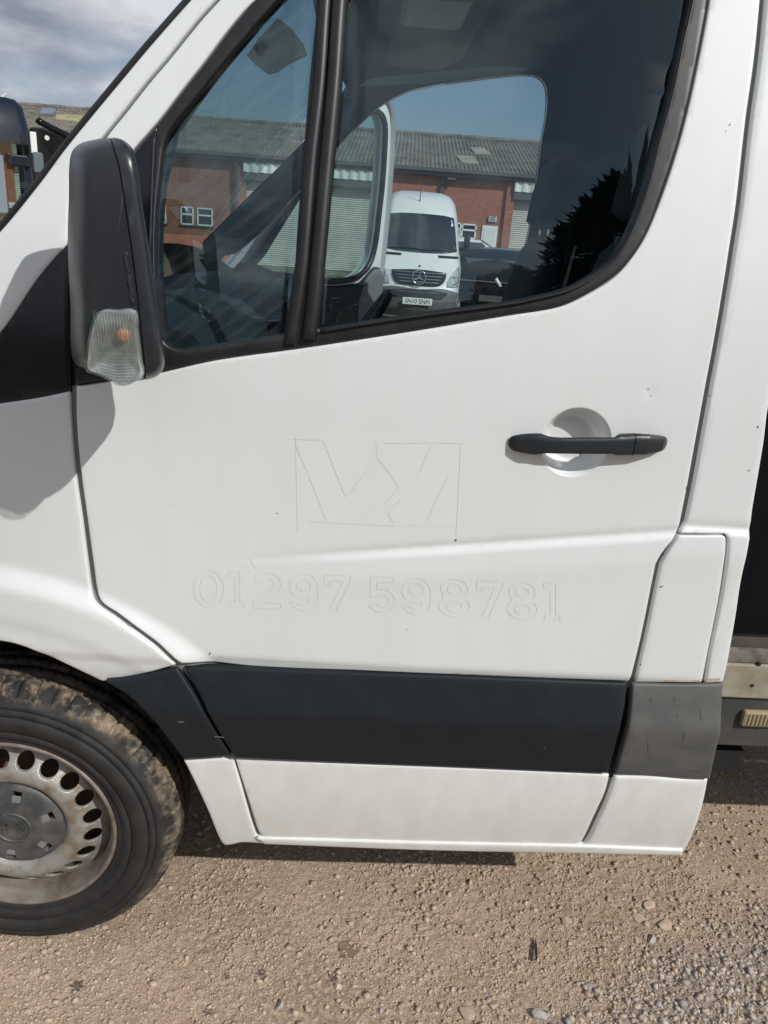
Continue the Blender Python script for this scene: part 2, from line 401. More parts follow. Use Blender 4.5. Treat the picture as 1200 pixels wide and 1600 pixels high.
geo = t.nodes.new('ShaderNodeNewGeometry'); sxy = t.nodes.new('ShaderNodeVectorMath'); sxy.operation = 'LENGTH'; t.links.new(geo.outputs['Position'], sxy.inputs[0])
mrd = t.nodes.new('ShaderNodeMapRange'); mrd.inputs['From Min'].default_value = 4.0; mrd.inputs['From Max'].default_value = 6.5; t.links.new(sxy.outputs['Value'], mrd.inputs['Value'])
c4 = gmix(gnoise(.6, 6, .45, .6, 0, 1, 0).outputs[0], (.10, .115, .055), (.22, .20, .16)); c3 = gmix(mrd.outputs[0], c3, c4)  # darker, greener ground farther out, added to cut the warm bounce
t.links.new(c3, p.inputs['Base Color'])
bn = t.nodes.new('ShaderNodeBump'); bn.inputs['Strength'].default_value = 0.85; bn.inputs['Distance'].default_value = 0.004
t.links.new(gnoise(230, 7, 0.3, 0.7, 0, 1, 0).outputs[0], bn.inputs['Height']); t.links.new(bn.outputs['Normal'], p.inputs['Normal'])
ground = link('ground', me, gm, None, True); tag(ground, kind='structure')
t = None

STONE = bpy.data.materials.new('gravel_stone'); STONE.use_nodes = True; st = STONE.node_tree; sp = st.nodes['Principled BSDF']; sp.inputs['Roughness'].default_value = 0.85
sa = st.nodes.new('ShaderNodeAttribute'); sa.attribute_name = 'tone'; sr = st.nodes.new('ShaderNodeValToRGB')
sr.color_ramp.elements[0].color = (0.36, 0.27, 0.19, 1); sr.color_ramp.elements[1].color = (0.58, 0.51, 0.44, 1)
e = sr.color_ramp.elements.new(0.5); e.color = (0.52, 0.41, 0.31, 1); e = sr.color_ramp.elements.new(0.75); e.color = (0.33, 0.29, 0.27, 1)
st.links.new(sa.outputs['Fac'], sr.inputs['Fac']); st.links.new(sr.outputs['Color'], sp.inputs['Base Color'])
bmi = bmesh.new(); bmesh.ops.create_icosphere(bmi, subdivisions=1, radius=1.0); ICO = np.array([v.co[:] for v in bmi.verts]); ICOF = np.array([[v.index for v in f.verts] for f in bmi.faces]); bmi.free()
def pebbles(name, N, xr, yr, smin, smax, dens, seed, label, tan=False):
    g = np.random.default_rng(seed); x = g.uniform(*xr, N); y = g.uniform(*yr, N); k = g.random(N) < dens(x, y); x, y = x[k], y[k]; n = len(x)
    s = smin+(smax-smin)*g.random(n)**4.0
    sc = s[:, None, None]*(np.stack([g.uniform(0.7, 1.3, n), g.uniform(0.6, 1.1, n), g.uniform(0.4, 0.8, n)], 1))[:, None, :]
    P = ICO[None]*(1+g.uniform(-0.42, 0.38, (n, 12, 1)))*sc; a = g.uniform(0, 6.28, n); c, s2 = np.cos(a)[:, None], np.sin(a)[:, None]
    X = P[..., 0]*c-P[..., 1]*s2+x[:, None]; Y = P[..., 0]*s2+P[..., 1]*c+y[:, None]; Z = P[..., 2]+(gh(x, y)+s*0.12)[:, None]
    vv = np.stack([X, Y, Z], -1).reshape(-1, 3); F = (ICOF[None]+(np.arange(n)*12)[:, None, None]).reshape(-1, 3)
    me = bpy.data.meshes.new(name); me.vertices.add(len(vv)); me.vertices.foreach_set('co', vv.ravel()); me.loops.add(F.size); me.loops.foreach_set('vertex_index', F.ravel().astype(np.int32))
    me.polygons.add(len(F)); me.polygons.foreach_set('loop_start', np.arange(0, F.size, 3, dtype=np.int32)); me.update(calc_edges=True)
    tn = np.clip(np.repeat(g.random(n)**1.5*0.45+.12 if tan else g.random(n)*0.7+0.3*gravelmask(x, y), 12), 0, 1)
    me.attributes.new('tone', 'FLOAT', 'POINT').data.foreach_set('value', tn.astype(np.float32))
    o = link(name, me, STONE, None, False); tag(o, label, 'gravel', kind='stuff'); return o
pebbles('gravel', 70000, (-1.0, 1.7), (-0.62, 0.75), 0.0018, 0.0095, lambda x, y: 0.12+0.85*gravelmask(x, y)**1.2+.15*np.clip(vnoise(x, y, 4, 45)*3+x*.3, 0, 1), 21, 'loose grey and tan gravel scattered over the packed dirt yard')
pebbles('dirt_grit', 150000, (-1.0, 1.7), (-0.62, 0.75), 0.0010, 0.0052, lambda x, y: (0.62-0.3*gravelmask(x, y))*(1-.75*smooth_dirt(x, y)*(1-gravelmask(x, y)))+.35*np.clip(vnoise(x, y, 6, 44)*3, -1, 1), 22, 'fine crumbs of dirt and grit lying loose over the yard', tan=True)

def rock_mesh(g, r, flat=0.6):
    bm = bmesh.new(); bmesh.ops.create_icosphere(bm, subdivisions=2, radius=1)
    ax = [Vector(g.normal(size=3)).normalized() for _ in range(11)]; cut = g.uniform(0.4, 0.78, 11)
    for v in bm.verts:
        for a, c in zip(ax, cut):
            d = v.co.dot(a)
            if d > c: v.co -= a*(d-c)
        v.co = Vector((v.co.x*r*1.25, v.co.y*r*0.95, v.co.z*r*flat))
    me = bpy.data.meshes.new('stone'); bm.to_mesh(me); bm.free(); return me
ROCKS = [((437, 1567), 0.014, 'angular grey stone standing up with a dark shadow on its left', 0, 1.1), ((528, 1536), 0.013, 'cream flat stone beside a dark patch of weed', 1, .6), ((1020, 1462), 0.017, 'pale grey stone alone on the grey gravel at right', 2, .6),
 ((642, 1476), 0.007, 'small bright stone right of the damp oil spot', 1, .8), ((924, 1534), 0.015, 'round grey stone in the gravel left of the pale stone', 2, .6), ((730, 1573), 0.020, 'large brown stone in the gravel at the bottom edge', 3, .55),
 ((772, 1566), 0.013, 'tan stone between two larger stones at the bottom edge', 3, .9), ((841, 1580), 0.018, 'grey brown stone right of the tan stones at the bottom edge', 2, .6), ((886, 1436), 0.018, 'flat brown stone half sunk in the dirt', 3, .5),
 ((1003, 1428), 0.022, 'broad slab of cracked dried mud, nearest its left end', 4, .35), ((1040, 1440), 0.020, 'crumb of dried mud right of the broad cracked slab', 4, .35), ((1015, 1410), 0.018, 'crumb of dried mud above the broad cracked slab', 4, .4),
 ((995, 1462), 0.012, 'small lump of dried mud below the cracked slab', 4, .6), ((940, 1352), 0.011, 'small brown stone near the black sill shadow', 3, .6), ((1030, 1380), 0.016, 'flat tan stone below the rear corner of the cab', 3, .4),
 ((1175, 1512), 0.012, 'small purple grey stone at the right edge', 2, .8), ((57, 1515), 0.011, 'flat pale pink stone under the wheel at left', 1, .35), ((480, 1572), 0.010, 'small tan stone right of the angular grey stone', 3, .8)]
rm = [mat('stone_grey', (0.45, 0.40, 0.35), 0.85, var=(0.22, 0.20, 0.18), vscale=60, bump=.3), mat('stone_cream', (0.60, 0.50, 0.40), 0.85, var=(0.36, 0.29, 0.22), vscale=60, bump=.3),
      mat('stone_blue_grey', (0.42, 0.38, 0.36), 0.85, var=(0.20, 0.18, 0.17), vscale=60, bump=.3), mat('stone_brown', (0.43, 0.33, 0.25), 0.9, var=(0.40, 0.31, 0.24), vscale=50, bump=.3),
      mat('dried_mud', (0.55, 0.42, 0.31), 0.95, var=(0.33, 0.24, 0.17), vscale=60, bump=.3)]
for i, (pq, r, lab, mi, fl) in enumerate(ROCKS):
    g = np.random.default_rng(100+i); c = atground(*pq); z = float(gh(np.array([c[0]]), np.array([c[1]]))[0])
    o = link('loose_stone', rock_mesh(g, r, fl), rm[mi], None, False); o.location = (c[0], c[1], z+r*fl*0.15); o.rotation_euler = (0, 0, float(g.uniform(0, 6)))
    tag(o, lab, 'stone', 'stones lying loose on the dirt')
# black sliver of debris
c = atground(838, 1482); z = float(gh(np.array([c[0]]), np.array([c[1]]))[0])
mb = MB(); mb.loft([[(x+dx*w, y*w, zz+0.004) for dx, y, zz in ((-.004, -.003, 0), (.004, -.003, 0), (.004, .003, .004), (-.004, .003, .005))] for x, w in ((-.032, .5), (-.015, 1.2), (.012, 1.0), (.03, .4))])
o = mb.build('debris_strip', RUBBER, bev=.0008); o.location = (c[0], c[1], z+0.003); o.rotation_euler = (0, 0.05, R(78)); tag(o, 'thin black strip of rubber debris lying on the dirt', 'debris')
# damp spot
c = atground(546, 1477); mb = MB(); n = 40; ring = []
for k in range(n):
    a = 2*math.pi*k/n; rr = 0.024*(1+0.10*math.sin(3*a+1)+0.04*math.sin(5*a)); ring.append((c[0]+rr*1.1*math.cos(a), c[1]+rr*math.sin(a)))
vs = [(c[0], c[1])]+ring; vs2 = [(x, y, float(gh(np.array([x]), np.array([y]))[0])+0.0028) for x, y in vs]
mb.add(vs2, [(0, k+1, (k+1) % n+1) for k in range(n)])
o = mb.build('damp_spot', mat('oily_dirt', (0.24, 0.17, 0.10), 0.6, bump=.4, bscale=300), smooth=True); tag(o, 'small damp oily spot on the tan dirt', 'stain')
# flat little weeds
WEED = mat('weed_leaf', (0.12, 0.105, 0.07), 0.8); 
for i, (px, py, s, lab) in enumerate(((120, 1543, .020, 'flat dark weed with four leaves below the front wheel'), (327, 1578, .013, 'tiny dark weed near the bottom edge, left of the angular grey stone'), (522, 1526, .014, 'small dark weed touching the cream stone'), (408, 1517, .012, 'faint green weed in the middle of the bare dirt'), (355, 1525, .010, 'thin dry weed between the two darker weeds'))):
    c = atground(px, py); mb = MB(); g = np.random.default_rng(50+i)
    for k in range(6):
        a = k*2*math.pi/6+g.uniform(-.4, .4); l = s*g.uniform(.6, 1.2); w = l*.13; d = Vector((math.cos(a), math.sin(a), 0)); e_ = Vector((-d.y, d.x, 0)); z0 = 0.004
        mb.add([Vector((0, 0, z0)), d*l*.5+e_*w+Vector((0, 0, z0+.005)), d*l+Vector((0, 0, z0+.002)), d*l*.5-e_*w+Vector((0, 0, z0+.004))], [(0, 1, 2, 3)])
    o = mb.build('weed', WEED); o.location = (c[0], c[1], float(gh(np.array([c[0]]), np.array([c[1]]))[0])); tag(o, lab, 'weed', 'small weeds in the dirt')

# ================================================================ THE VAN
van = thing('van', 'white chassis cab van seen close from its side, black door mirror and dark rub strip', 'van', (0.2, 0.9, 0.0))
# --- wing and A-pillar (one pressing in front of the door)
wing_px = [(-330, 1000), (-330, 640), (-200, 520), (-60, 418, 1), (0, 361), (60, 288), (100, 234), (143, 181), (187, 128), (233, 73), (300, -3), (356, -64), (420, -132, 1),
           (414, -86, 1), (336, 0), (306, 33), (260, 90), (226, 130), (193, 172), (160, 213), (122, 265), (108, 310), (104, 382, 1), (62, 430), (5, 513), (-30, 548), (-70, 590, 1), (-40, 638, 1), (0, 631), (60, 622), (108, 612, 1),
           (110, 660), (116, 735), (127, 812), (136, 883), (142, 926), (149, 945), (176, 966), (205, 987), (240, 1012), (274, 1039, 1), (232, 1051), (192, 1060), (160, 1065, 1), (105, 1039), (42, 1012.5), (0, 1002), (-80, 996), (-180, 1000)]
wing = side('front_wing', wing_px, PAINT, van, edge=0.0035, grid=0.010, step=0.008, flange=0.02)
side('scuttle_trim', [(108, 375, 1), (62, 424), (0, 508), (-36, 545), (-80, 596, 1), (-44, 640, 1), (0, 632.5), (60, 623.5), (111, 612.5, 1), (109.5, 560), (108, 470)], SATIN, van, off=0.004, edge=0.002, grid=.02)
# --- door
door_px = [(119, 608, 1), (119.5, 659), (126, 736), (136.5, 813), (146, 883), (152.5, 926), (160, 942), (184, 958.5), (212, 979.5), (247, 1005.5), (283, 1037, 1),
           (400, 1041.5), (560, 1048), (700, 1054), (850, 1060), (982.5, 1064.5, 1), (989.5, 1046), (1001, 999), (1013, 941), (1025, 881, 1), (1035, 864), (1057, 833), (1062, 820, 1), (1075.5, 752), (1089, 678), (1102.5, 604), (1111, 560), (1124, 487), (1139, 394), (1150.6, 318.7), (1165.6, 187.5), (1178.7, 94), (1188, 0), (1196, -100), (1199, -185, 1),
           (1100, -190), (900, -192), (720, -186), (600, -165), (500, -130), (420, -82, 1), (343, 0), (313, 33), (267, 90), (233, 130), (200, 172), (167, 213), (130, 268), (117, 320), (115, 400), (116, 500)]
win_px = [(250, 583, 1), (340, 563), (466, 545.5), (620, 522), (800, 492.5), (875, 479.5), (924, 457), (961, 432.5), (987.5, 402.5), (1010, 366), (1034, 307.5), (1056.5, 240), (1075.5, 169), (1094, 82.5), (1109, 0), (1118, -70), (1108, -118), (1070, -138), (900, -148), (740, -142), (620, -120), (520, -88), (399, 0), (360, 42), (317, 99), (283, 142), (247, 189), (208, 234, 1), (150, 310, 1), (119, 440, 1), (118, 604, 1)]
xdoor = [(x, float(crease_z(x))+d) for x in np.arange(A0[0]-.05, A1[0], .009) for d in (-.017, -.013, -.009, -.005, -.001, .002, .005, .008, .012)]
xdoor += [(CUP[0]+r_*math.cos(a), CUP[2]+r_*math.sin(a)) for r_ in (.028, .032, .036, .04, .044, .048, .052, .056, .059, .061, .063, .0645, .066, .068) for a in np.linspace(0, 2*math.pi, 90, endpoint=False)]
door = side('front_door', door_px, PAINT, van, fn=Scup, holes=[win_px], edge=0.003, grid=0.0075, step=0.006, flange=0.02, extra=np.array(xdoor))
low_px = [(367.5, 1186, 1), (500, 1192), (700, 1200), (850, 1206.5), (952, 1211, 1), (946, 1236), (928.7, 1274), (912.7, 1308), (906, 1317), (893, 1319.5), (700, 1315.5), (550, 1311.5), (420, 1308), (409, 1305), (402.5, 1296), (388.5, 1252)]
side('lower_panel', low_px, PAINT_LOW, door, edge=0.003, grid=0.01, step=0.008)
# window frame: black seal ring + divider bars
seal_in = [(497, 515, 1), (620, 495), (800, 470.6), (837.5, 463), (886, 450), (927.5, 427.5), (961, 397.5), (987.5, 349), (1010, 285), (1025, 225), (1047.5, 142.5), (1062.5, 67.5), (1078, 0), (1086, -60), (1078, -100), (1040, -118), (900, -126), (740, -121), (640, -104), (560, -82, 1), (549, -20), (541.7, 0, 1), (508, 400, 1)]
q_in = [(252.5, 526.5), (262, 540), (287.5, 547.5), (365, 536), (445, 523, 1), (457, 460), (466, 337), (483, 133), (497, 0), (505, -60, 1), (462, -32), (433, 0), (347, 100), (313, 143), (270, 197), (257, 220), (250, 267), (243, 340), (242, 418), (245, 467)]
win_out = [(251, 581, 1), (340, 561), (466, 543.5), (620, 520.5), (800, 491), (875, 478), (924, 455), (961, 430.5), (987.5, 400.5), (1010, 364), (1032, 306.5), (1054.5, 240), (1073.5, 169), (1092, 82.5), (1107, 0), (1115, -70), (1106, -115), (1070, -135), (900, -145), (740, -140), (620, -117), (520, -85), (402, 0), (363, 42), (320, 99), (286, 142), (250, 189), (212, 235, 1), (153, 311, 1), (122, 440, 1), (120, 601, 1)]
frame = side('window_frame', win_out, RUBBER, door, fn=S, off=-0.002, holes=[seal_in, q_in], edge=0.004, grid=0.007, step=0.008, flange=0.016)
# corner sail panel on which the mirror sits, and raised bead along the seal
side('mirror_base', [(245, 196, 1), (212, 238, 1), (156, 312, 1), (124, 440, 1), (122, 600, 1), (250, 579, 1), (246, 540), (238, 420), (240, 300)], SATIN, door, off=-0.006, edge=0.002, grid=0.015)
def ribbon(name, px, rad, m, parent, off=0.0, n=8, fn=S, closed=False, step=.015, sq=1.0):
    q = xz([(a, b) for a, b in px], fn); 
    if closed: pts = resample(q, step)
    else:
        q2 = [(a, b, 1) if i in (0, len(q)-1) else (a, b) for i, (a, b) in enumerate(q)]
        pts = resample(q2, step); l = len(q2)
        # resample closes the loop: cut the closing segment
        last = np.array(q2[-1][:2]); k = int(np.argmin(np.linalg.norm(pts-last, axis=1))); pts = pts[:k+1]
    mb = MB(); P = [(a, float(fn(a, b))+off, b) for a, b in pts]
    if closed: P.append(P[0])
    mb.tube(P, rad, n, caps=not closed, sq=sq); return mb.build(name, m, parent, smooth=True, world=True)
# divider: two upright rubber bars with a dark joint between
ribbon('divider_bar', [(453, 538), (466, 460), (474, 400), (486, 250), (499, 133), (508, 0), (516, -70)], 0.0125, RUBBER, door, off=0.003)
ribbon('divider_bar', [(482, 530), (491, 460), (497, 400), (511, 250), (522, 133), (531, 0), (538, -70)], 0.0135, RUBBER, door, off=-0.001)
ribbon('window_bead', [(500, 517), (620, 498), (800, 473.6), (837.5, 466), (888, 453), (930, 430), (964, 400), (990, 351), (1013, 286), (1028, 225), (1050.5, 142.5), (1065.5, 67.5), (1081, 0), (1088, -60)], 0.0022, RUBBER, door, off=-0.007)
ribbon('window_bead', [(243, 212), (241, 250), (238, 330), (236, 420), (241, 500), (252, 556)], 0.0022, RUBBER, door, off=-0.008)
def offpx(loop, d):
    p = np.array([q[:2] for q in loop], float); 
    if area(p) < 0: s = -1
    else: s = 1
    q = inset(p, -d*s) if s > 0 else inset(p[::-1], -d)[::-1]
    return [tuple(a)+((1,) if len(o) > 2 else ()) for a, o in zip(q, loop)]
side('window_glass', offpx(seal_in, 5), GLASS, door, off=0.010, edge=0.001, grid=0.05, step=0.02, flange=0.004, back=False)
side('quarter_glass', offpx(q_in, 5), QGLASS, door, off=0.010, edge=0.001, grid=0.05, step=0.02, flange=0.004, back=False)
# --- handle: a long bar standing off the cup
H0, H1 = on(794, 690), on(1041, 691.5)
def hbar(name, x0, x1, cap0, cap1):
    mb = MB(); rings = []; N = 20; xs = x0+(x1-x0)*(.5-.5*np.cos(np.linspace(0, np.pi, 46)))
    for x in xs:
        u = (x-H0[0])/(H1[0]-H0[0])
        hh = np.interp(u, [0, .006, .015, .035, .07, .12, .17, .20, .225, .30, .645, .66, .76, .86, .93, .965, .985, .994, 1], [.004, .0085, .0115, .0145, .0170, .0190, .0195, .0185, .0155, .0148, .0155, .0195, .0200, .0187, .0160, .0138, .0112, .0085, .004])
        zc = H0[2]+(H1[2]-H0[2])*u+np.interp(u, [0, .2, .3, .6, .8, 1], [0, 0.0, -.0005, .0, .0015, 0]); 
        yo = -np.interp(u, [0, .04, .15, .3, .65, .85, .96, 1], [.004, .014, .024, .030, .031, .027, .016, .004]); th = np.interp(u, [0, .05, .2, .25, .64, .68, .95, 1], [.003, .010, .022, .012, .012, .026, .014, .003])
        e = min(1.0, (x-x0)/.0015+0.82 if cap0 else 1.0, (x1-x)/.0015+0.82 if cap1 else 1.0)
        rings.append([(x, yo+th*.5*(1-math.copysign(abs(math.cos(a))**.7, math.cos(a))*e), zc+hh*e*math.copysign(abs(math.sin(a))**.75, math.sin(a))) for a in np.linspace(0, 2*math.pi, N, endpoint=False)])
    mb.loft(rings); return mb.build(name, HANDLE, door, world=True, ang=50)
xs_ = H0[0]+(H1[0]-H0[0])*0.765
hbar('door_handle', H0[0], xs_-0.0006, False, True); hbar('lock_cover', xs_+0.0006, H1[0], True, False)
# --- rub strips
def strip_fn(z0, z1, proud, crown):
    zm = (z0+z1)/2+0.022
    def f(x, z):
        z = np.asarray(z, float); return S0(x, z)-proud-crown*(1-np.clip(np.where(z > zm, (z-zm)/(z1-zm), (zm-z)/(zm-z0)), 0, 1))
    return f
z1 = on(600, 1050)[2]; z0 = on(600, 1195)[2]
SF = strip_fn(z0, z1, 0.008, 0.022)
def sidestrip(name, px, m, parent, **k): return side(name, px, m, parent, fn=SF, edge=k.pop('edge', 0.004), grid=k.pop('grid', 0.012), step=0.008, **k)
sidestrip('door_rub_strip', [(288, 1043, 1), (400, 1046), (560, 1052), (700, 1057), (850, 1063), (979, 1068.5, 1), (977, 1100), (968.5, 1142), (958, 1181), (950.5, 1209, 1), (850, 1205), (700, 1198.5), (500, 1190.5), (367, 1184.5, 1), (345, 1150), (318, 1100)], STRIP, door)
sidestrip('wing_rub_strip', [(164, 1066, 1), (192, 1061.5), (232, 1053), (276, 1044, 1), (284, 1056), (312, 1103), (338, 1148), (360, 1181, 1), (325, 1184), (287, 1187, 1), (266, 1160), (245, 1133), (221, 1108), (196, 1085)], STRIP, van)
sidestrip('rear_rub_strip', [(989, 1069, 1), (1060, 1070.5), (1131, 1070, 1), (1127.5, 1117), (1119, 1175), (1110, 1218, 1), (1077, 1216), (1020, 1211), (962.5, 1209.5, 1), (975, 1163), (987, 1100)], STRIP_WORN, van)
# --- sill
def sill_fn(x, z):
    x = np.asarray(x, float); z = np.asarray(z, float)
    return S(x, z)+0.004-0.010*sst((0.368-z)/0.012)
side('front_sill', [(287, 1189, 1), (325, 1186.5), (364, 1185.5, 1), (374, 1217), (386.5, 1262.5), (397, 1296), (404, 1309), (416, 1312, 1), (416.5, 1319, 1), (378, 1317), (353.5, 1321), (345, 1315), (325.5, 1269.5), (305, 1225)], PAINT_LOW, van, edge=0.004, grid=0.008, step=.006, flange=.05)
side('sill_rail', [(400, 1310, 1), (550, 1314), (700, 1318), (893, 1322), (1068, 1329, 1), (1067, 1338, 1), (893, 1334.5), (700, 1330.5), (550, 1325.5), (412, 1320, 1)], PAINT_LOW, van, off=-0.006, edge=0.005, grid=0.01, step=.008, flange=.05)
side('rear_sill', [(961, 1213, 1), (1020, 1214.5), (1077, 1219), (1107, 1218, 1), (1104, 1235), (1097, 1265), (1085, 1300), (1070, 1331, 1), (1000, 1329), (908, 1323.5, 1), (918, 1314), (932, 1286), (949, 1248)], PAINT_LOW, van, off=0.0005, edge=0.006, grid=0.01, step=.008, flange=.06)
# --- panel behind the door, with the fuel flap
rear_px = [(1198, 0), (1205, -100), (1208, -186, 1), (1300, -190, 1), (1293, 0), (1262, 250), (1225, 480), (1200, 644), (1193.6, 695), (1177, 793), (1171.6, 826.6), (1160, 901), (1150, 965), (1138, 1032.5), (1130, 1066, 1), (1101, 1068, 1), (1111, 1015.6), (1128.5, 931), (1135.5, 884), (1138.5, 842), (1133, 835, 1), (1063, 834.5, 1), (1072, 815, 1), (1085.5, 752), (1099, 678), (1112.5, 604), (1121, 560), (1134, 487), (1149, 394), (1160.6, 318.7), (1175.6, 187.5), (1188.7, 94)]
xrear = np.array([(x, float(crease_z(0.72))+d) for x in np.arange(.60, 1.0, .01) for d in (-.017, -.013, -.009, -.005, -.001, .002, .005, .008, .012)])
def Srear(x, z):
    x = np.asarray(x, float); z = np.asarray(z, float); zc = float(crease_z(0.72)); y = S0(x, z)
    y = y-0.0062*sst((zc-z+.002)/0.017)*(1-0.35*sst((zc-0.03-z)/0.10))-0.004*sst((zc-z)/0.06)+0.002*np.exp(-((z-zc-0.005)/0.006)**2)
    return y+0.006*sst((0.815-z)/0.020)
side('cab_corner_panel', rear_px, PAINT, van, fn=Srear, edge=0.004, grid=0.01, step=.008, flange=.10, extra=xrear)
side('fuel_flap', [(1061, 837.4, 1), (1100, 837.6), (1130, 837.4), (1134.5, 843), (1131, 884), (1124, 931), (1107, 1015.6), (1096, 1066.5, 1), (1040, 1066.5), (992.5, 1066, 1), (998, 1046), (1009, 999), (1021, 941), (1033, 883, 1), (1042, 867)], PAINT, van, fn=Srear, edge=0.003, grid=0.01, step=.006)
# channel behind all the shut lines; its dark colour stands in for gap shade
side('shut_channel', [(100, 602, 1), (102, 700), (125, 900), (140, 950), (270, 1046, 1), (360, 1182), (396, 1302), (420, 1314, 1), (905, 1326, 1), (960, 1215), (1000, 1075), (1128, 1072, 1), (1152, 930), (1150, 830), (1082, 828), (1120, 620), (1160, 390), (1200, 0), (1212, -180, 1), (1190, -182, 1), (1180, 0), (1140, 320), (1104, 520), (1050, 810), (1012, 885), (975, 1050, 1), (600, 1040), (300, 1030, 1), (215, 970), (165, 930), (150, 820), (132, 640), (131, 603, 1)], GAP, van, off=0.0105, edge=.001, grid=.03, back=False)
side('shut_channel', [(980, 1074, 1), (1005, 1074, 1), (1000, 1120), (985, 1180), (970, 1216, 1), (940, 1214, 1), (960, 1150)], DARK, van, off=0.010, edge=.001, grid=.03, back=False)
side('shut_channel', [(455, -150, 1), (320, 30), (180, 200), (130, 262), (112, 330), (104, 420), (100, 610, 1), (128, 610, 1), (125, 420), (140, 300), (175, 230), (260, 125), (350, 16), (440, -90), (480, -130, 1)], DARK, van, off=0.014, edge=.001, grid=.03, back=False)
# --- windscreen edge, glass, roof, far side shell
ws = [on(px, py) for px, py in ((-60, 418), (0, 361), (60, 288), (100, 234), (143, 181), (187, 128), (233, 73), (300, -3), (356, -64), (420, -132))]
ws = [Vector(p) for p in ws]+[Vector((-.085, .128, 2.145))]
mb = MB(); mb.tube([p+Vector((-.004, .006, .002)) for p in ws], 0.006, 6); mb.build('windscreen_seal', RUBBER, van, smooth=True, world=True)
CY = 0.93
def far(p): return Vector((p.x, 2*CY-p.y, p.z))
rows = []
for p in ws[1:]:
    r = []
    for k in range(25):
        s = k/24; q = p.lerp(far(p), s); bow = 1-(2*s-1)**2; tt = max(0., (p.z-1.9)/.25); r.append((q.x-0.075*bow-0.002, q.y, q.z+(0.0+.05*tt)*bow))
    rows.append(r)
mb = MB(); mb.loft(rows, caps=False, closed=False); mb.build('windscreen', WSGLASS, van, smooth=True, world=True)
far_px = None
# --- roof skin, bonnet, far side wall with its door opening, rear wall, floor
FY = 1.82
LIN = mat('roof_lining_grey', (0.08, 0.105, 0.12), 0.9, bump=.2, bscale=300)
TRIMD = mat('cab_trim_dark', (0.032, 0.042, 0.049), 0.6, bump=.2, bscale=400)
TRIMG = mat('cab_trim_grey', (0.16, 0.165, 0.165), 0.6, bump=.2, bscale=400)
FAB = mat('seat_fabric', (0.035, 0.042, 0.048), 0.9, var=(0.07, 0.08, 0.085), vscale=40, vamt=.6, bump=.3, bscale=500)
def farpoly(px, y=FY-0.02): return [(float(a[0]), float(a[2]))+((1,) if len(p) > 2 else ()) for p in px for a in [atplane(p[0], p[1], y)]]
ap = farpoly([(613, 155), (650, 140), (733, 127), (820, 119), (843, 125), (853, 143), (852, 183), (845, 223), (837, 287), (828, 350), (817, 400), (800, 463), (786, 520)])
ap = ap+[(0.585, 1.10), (0.56, 0.72), (0.50, 0.56), (0.0, 0.52), (-0.42, 0.54), (-0.50, 0.80), (-0.56, 1.20), (-0.55, 1.50)]+farpoly([(370, 395), (420, 350), (467, 300), (523, 235), (580, 178)])
def yf(a, b): return FY-0.02-np.asarray(0.0)*a-np.clip(np.asarray(b)-2.15, 0, 1)*0.25
wall = [(-0.62, 1.56, 1), (-0.44, 1.74), (-0.235, 1.945), (-0.09, 2.135), (-0.02, 2.28, 1), (1.02, 2.32, 1), (1.0, 1.2), (0.86, 0.36, 1), (-0.30, 0.36, 1), (-0.66, 0.95, 1)]
panel('far_side_panel', wall, lambda a, b: np.stack([a, yf(a, b)+0.02, b], 1), PAINT, van, holes=[ap], edge=.004, grid=.03, step=.02, inn=(0, -1, 0), flange=.03)
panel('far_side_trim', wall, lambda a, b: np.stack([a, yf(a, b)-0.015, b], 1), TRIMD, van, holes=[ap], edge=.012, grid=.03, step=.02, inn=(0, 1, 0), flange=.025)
# roof: loft from near cant rail to far cant rail
sec = [(-0.08, 2.150, .122), (0.0, 2.20, .13), (0.4, 2.26, .15), (1.05, 2.30, .15)]
def roofrow(x, z, y0, dz=0.0, ins=0.0):
    r = []
    for k in range(29):
        s = k/28; u = 2*s-1; y = y0+ins+(1.86-2*(y0+ins))*s; r.append((x-0.075*(1-u**2)*max(0, 1-(x+.08)/.4), y, z+dz+0.30*(1-abs(u)**3.2)*min(1, .18+(x+.08)*1.6)))
    return r
mb = MB(); mb.loft([roofrow(*q) for q in sec], caps=False, closed=False); mb.build('roof', PAINT, van, smooth=True, world=True)
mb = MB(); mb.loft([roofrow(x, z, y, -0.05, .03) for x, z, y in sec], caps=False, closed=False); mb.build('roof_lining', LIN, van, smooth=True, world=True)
# near side inner trim above the glass and behind it (keeps daylight out)
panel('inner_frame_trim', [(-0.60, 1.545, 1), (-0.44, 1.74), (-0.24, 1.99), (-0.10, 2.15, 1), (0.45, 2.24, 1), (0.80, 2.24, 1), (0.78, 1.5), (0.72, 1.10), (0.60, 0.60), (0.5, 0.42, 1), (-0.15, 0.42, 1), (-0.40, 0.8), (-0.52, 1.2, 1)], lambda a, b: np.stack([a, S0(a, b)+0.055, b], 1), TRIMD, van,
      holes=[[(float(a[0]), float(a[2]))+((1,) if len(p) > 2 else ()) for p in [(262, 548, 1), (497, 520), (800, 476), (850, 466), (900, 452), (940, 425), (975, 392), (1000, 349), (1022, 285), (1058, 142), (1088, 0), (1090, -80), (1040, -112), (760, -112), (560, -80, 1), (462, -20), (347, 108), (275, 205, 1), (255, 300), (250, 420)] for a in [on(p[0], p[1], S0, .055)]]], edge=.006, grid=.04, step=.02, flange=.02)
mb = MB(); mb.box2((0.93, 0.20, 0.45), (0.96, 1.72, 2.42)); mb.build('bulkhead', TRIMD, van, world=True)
mb = MB(); mb.box2((-0.45, 0.10, 0.50), (0.95, 1.76, 0.56)); mb.build('cab_floor', DARK, van, world=True)
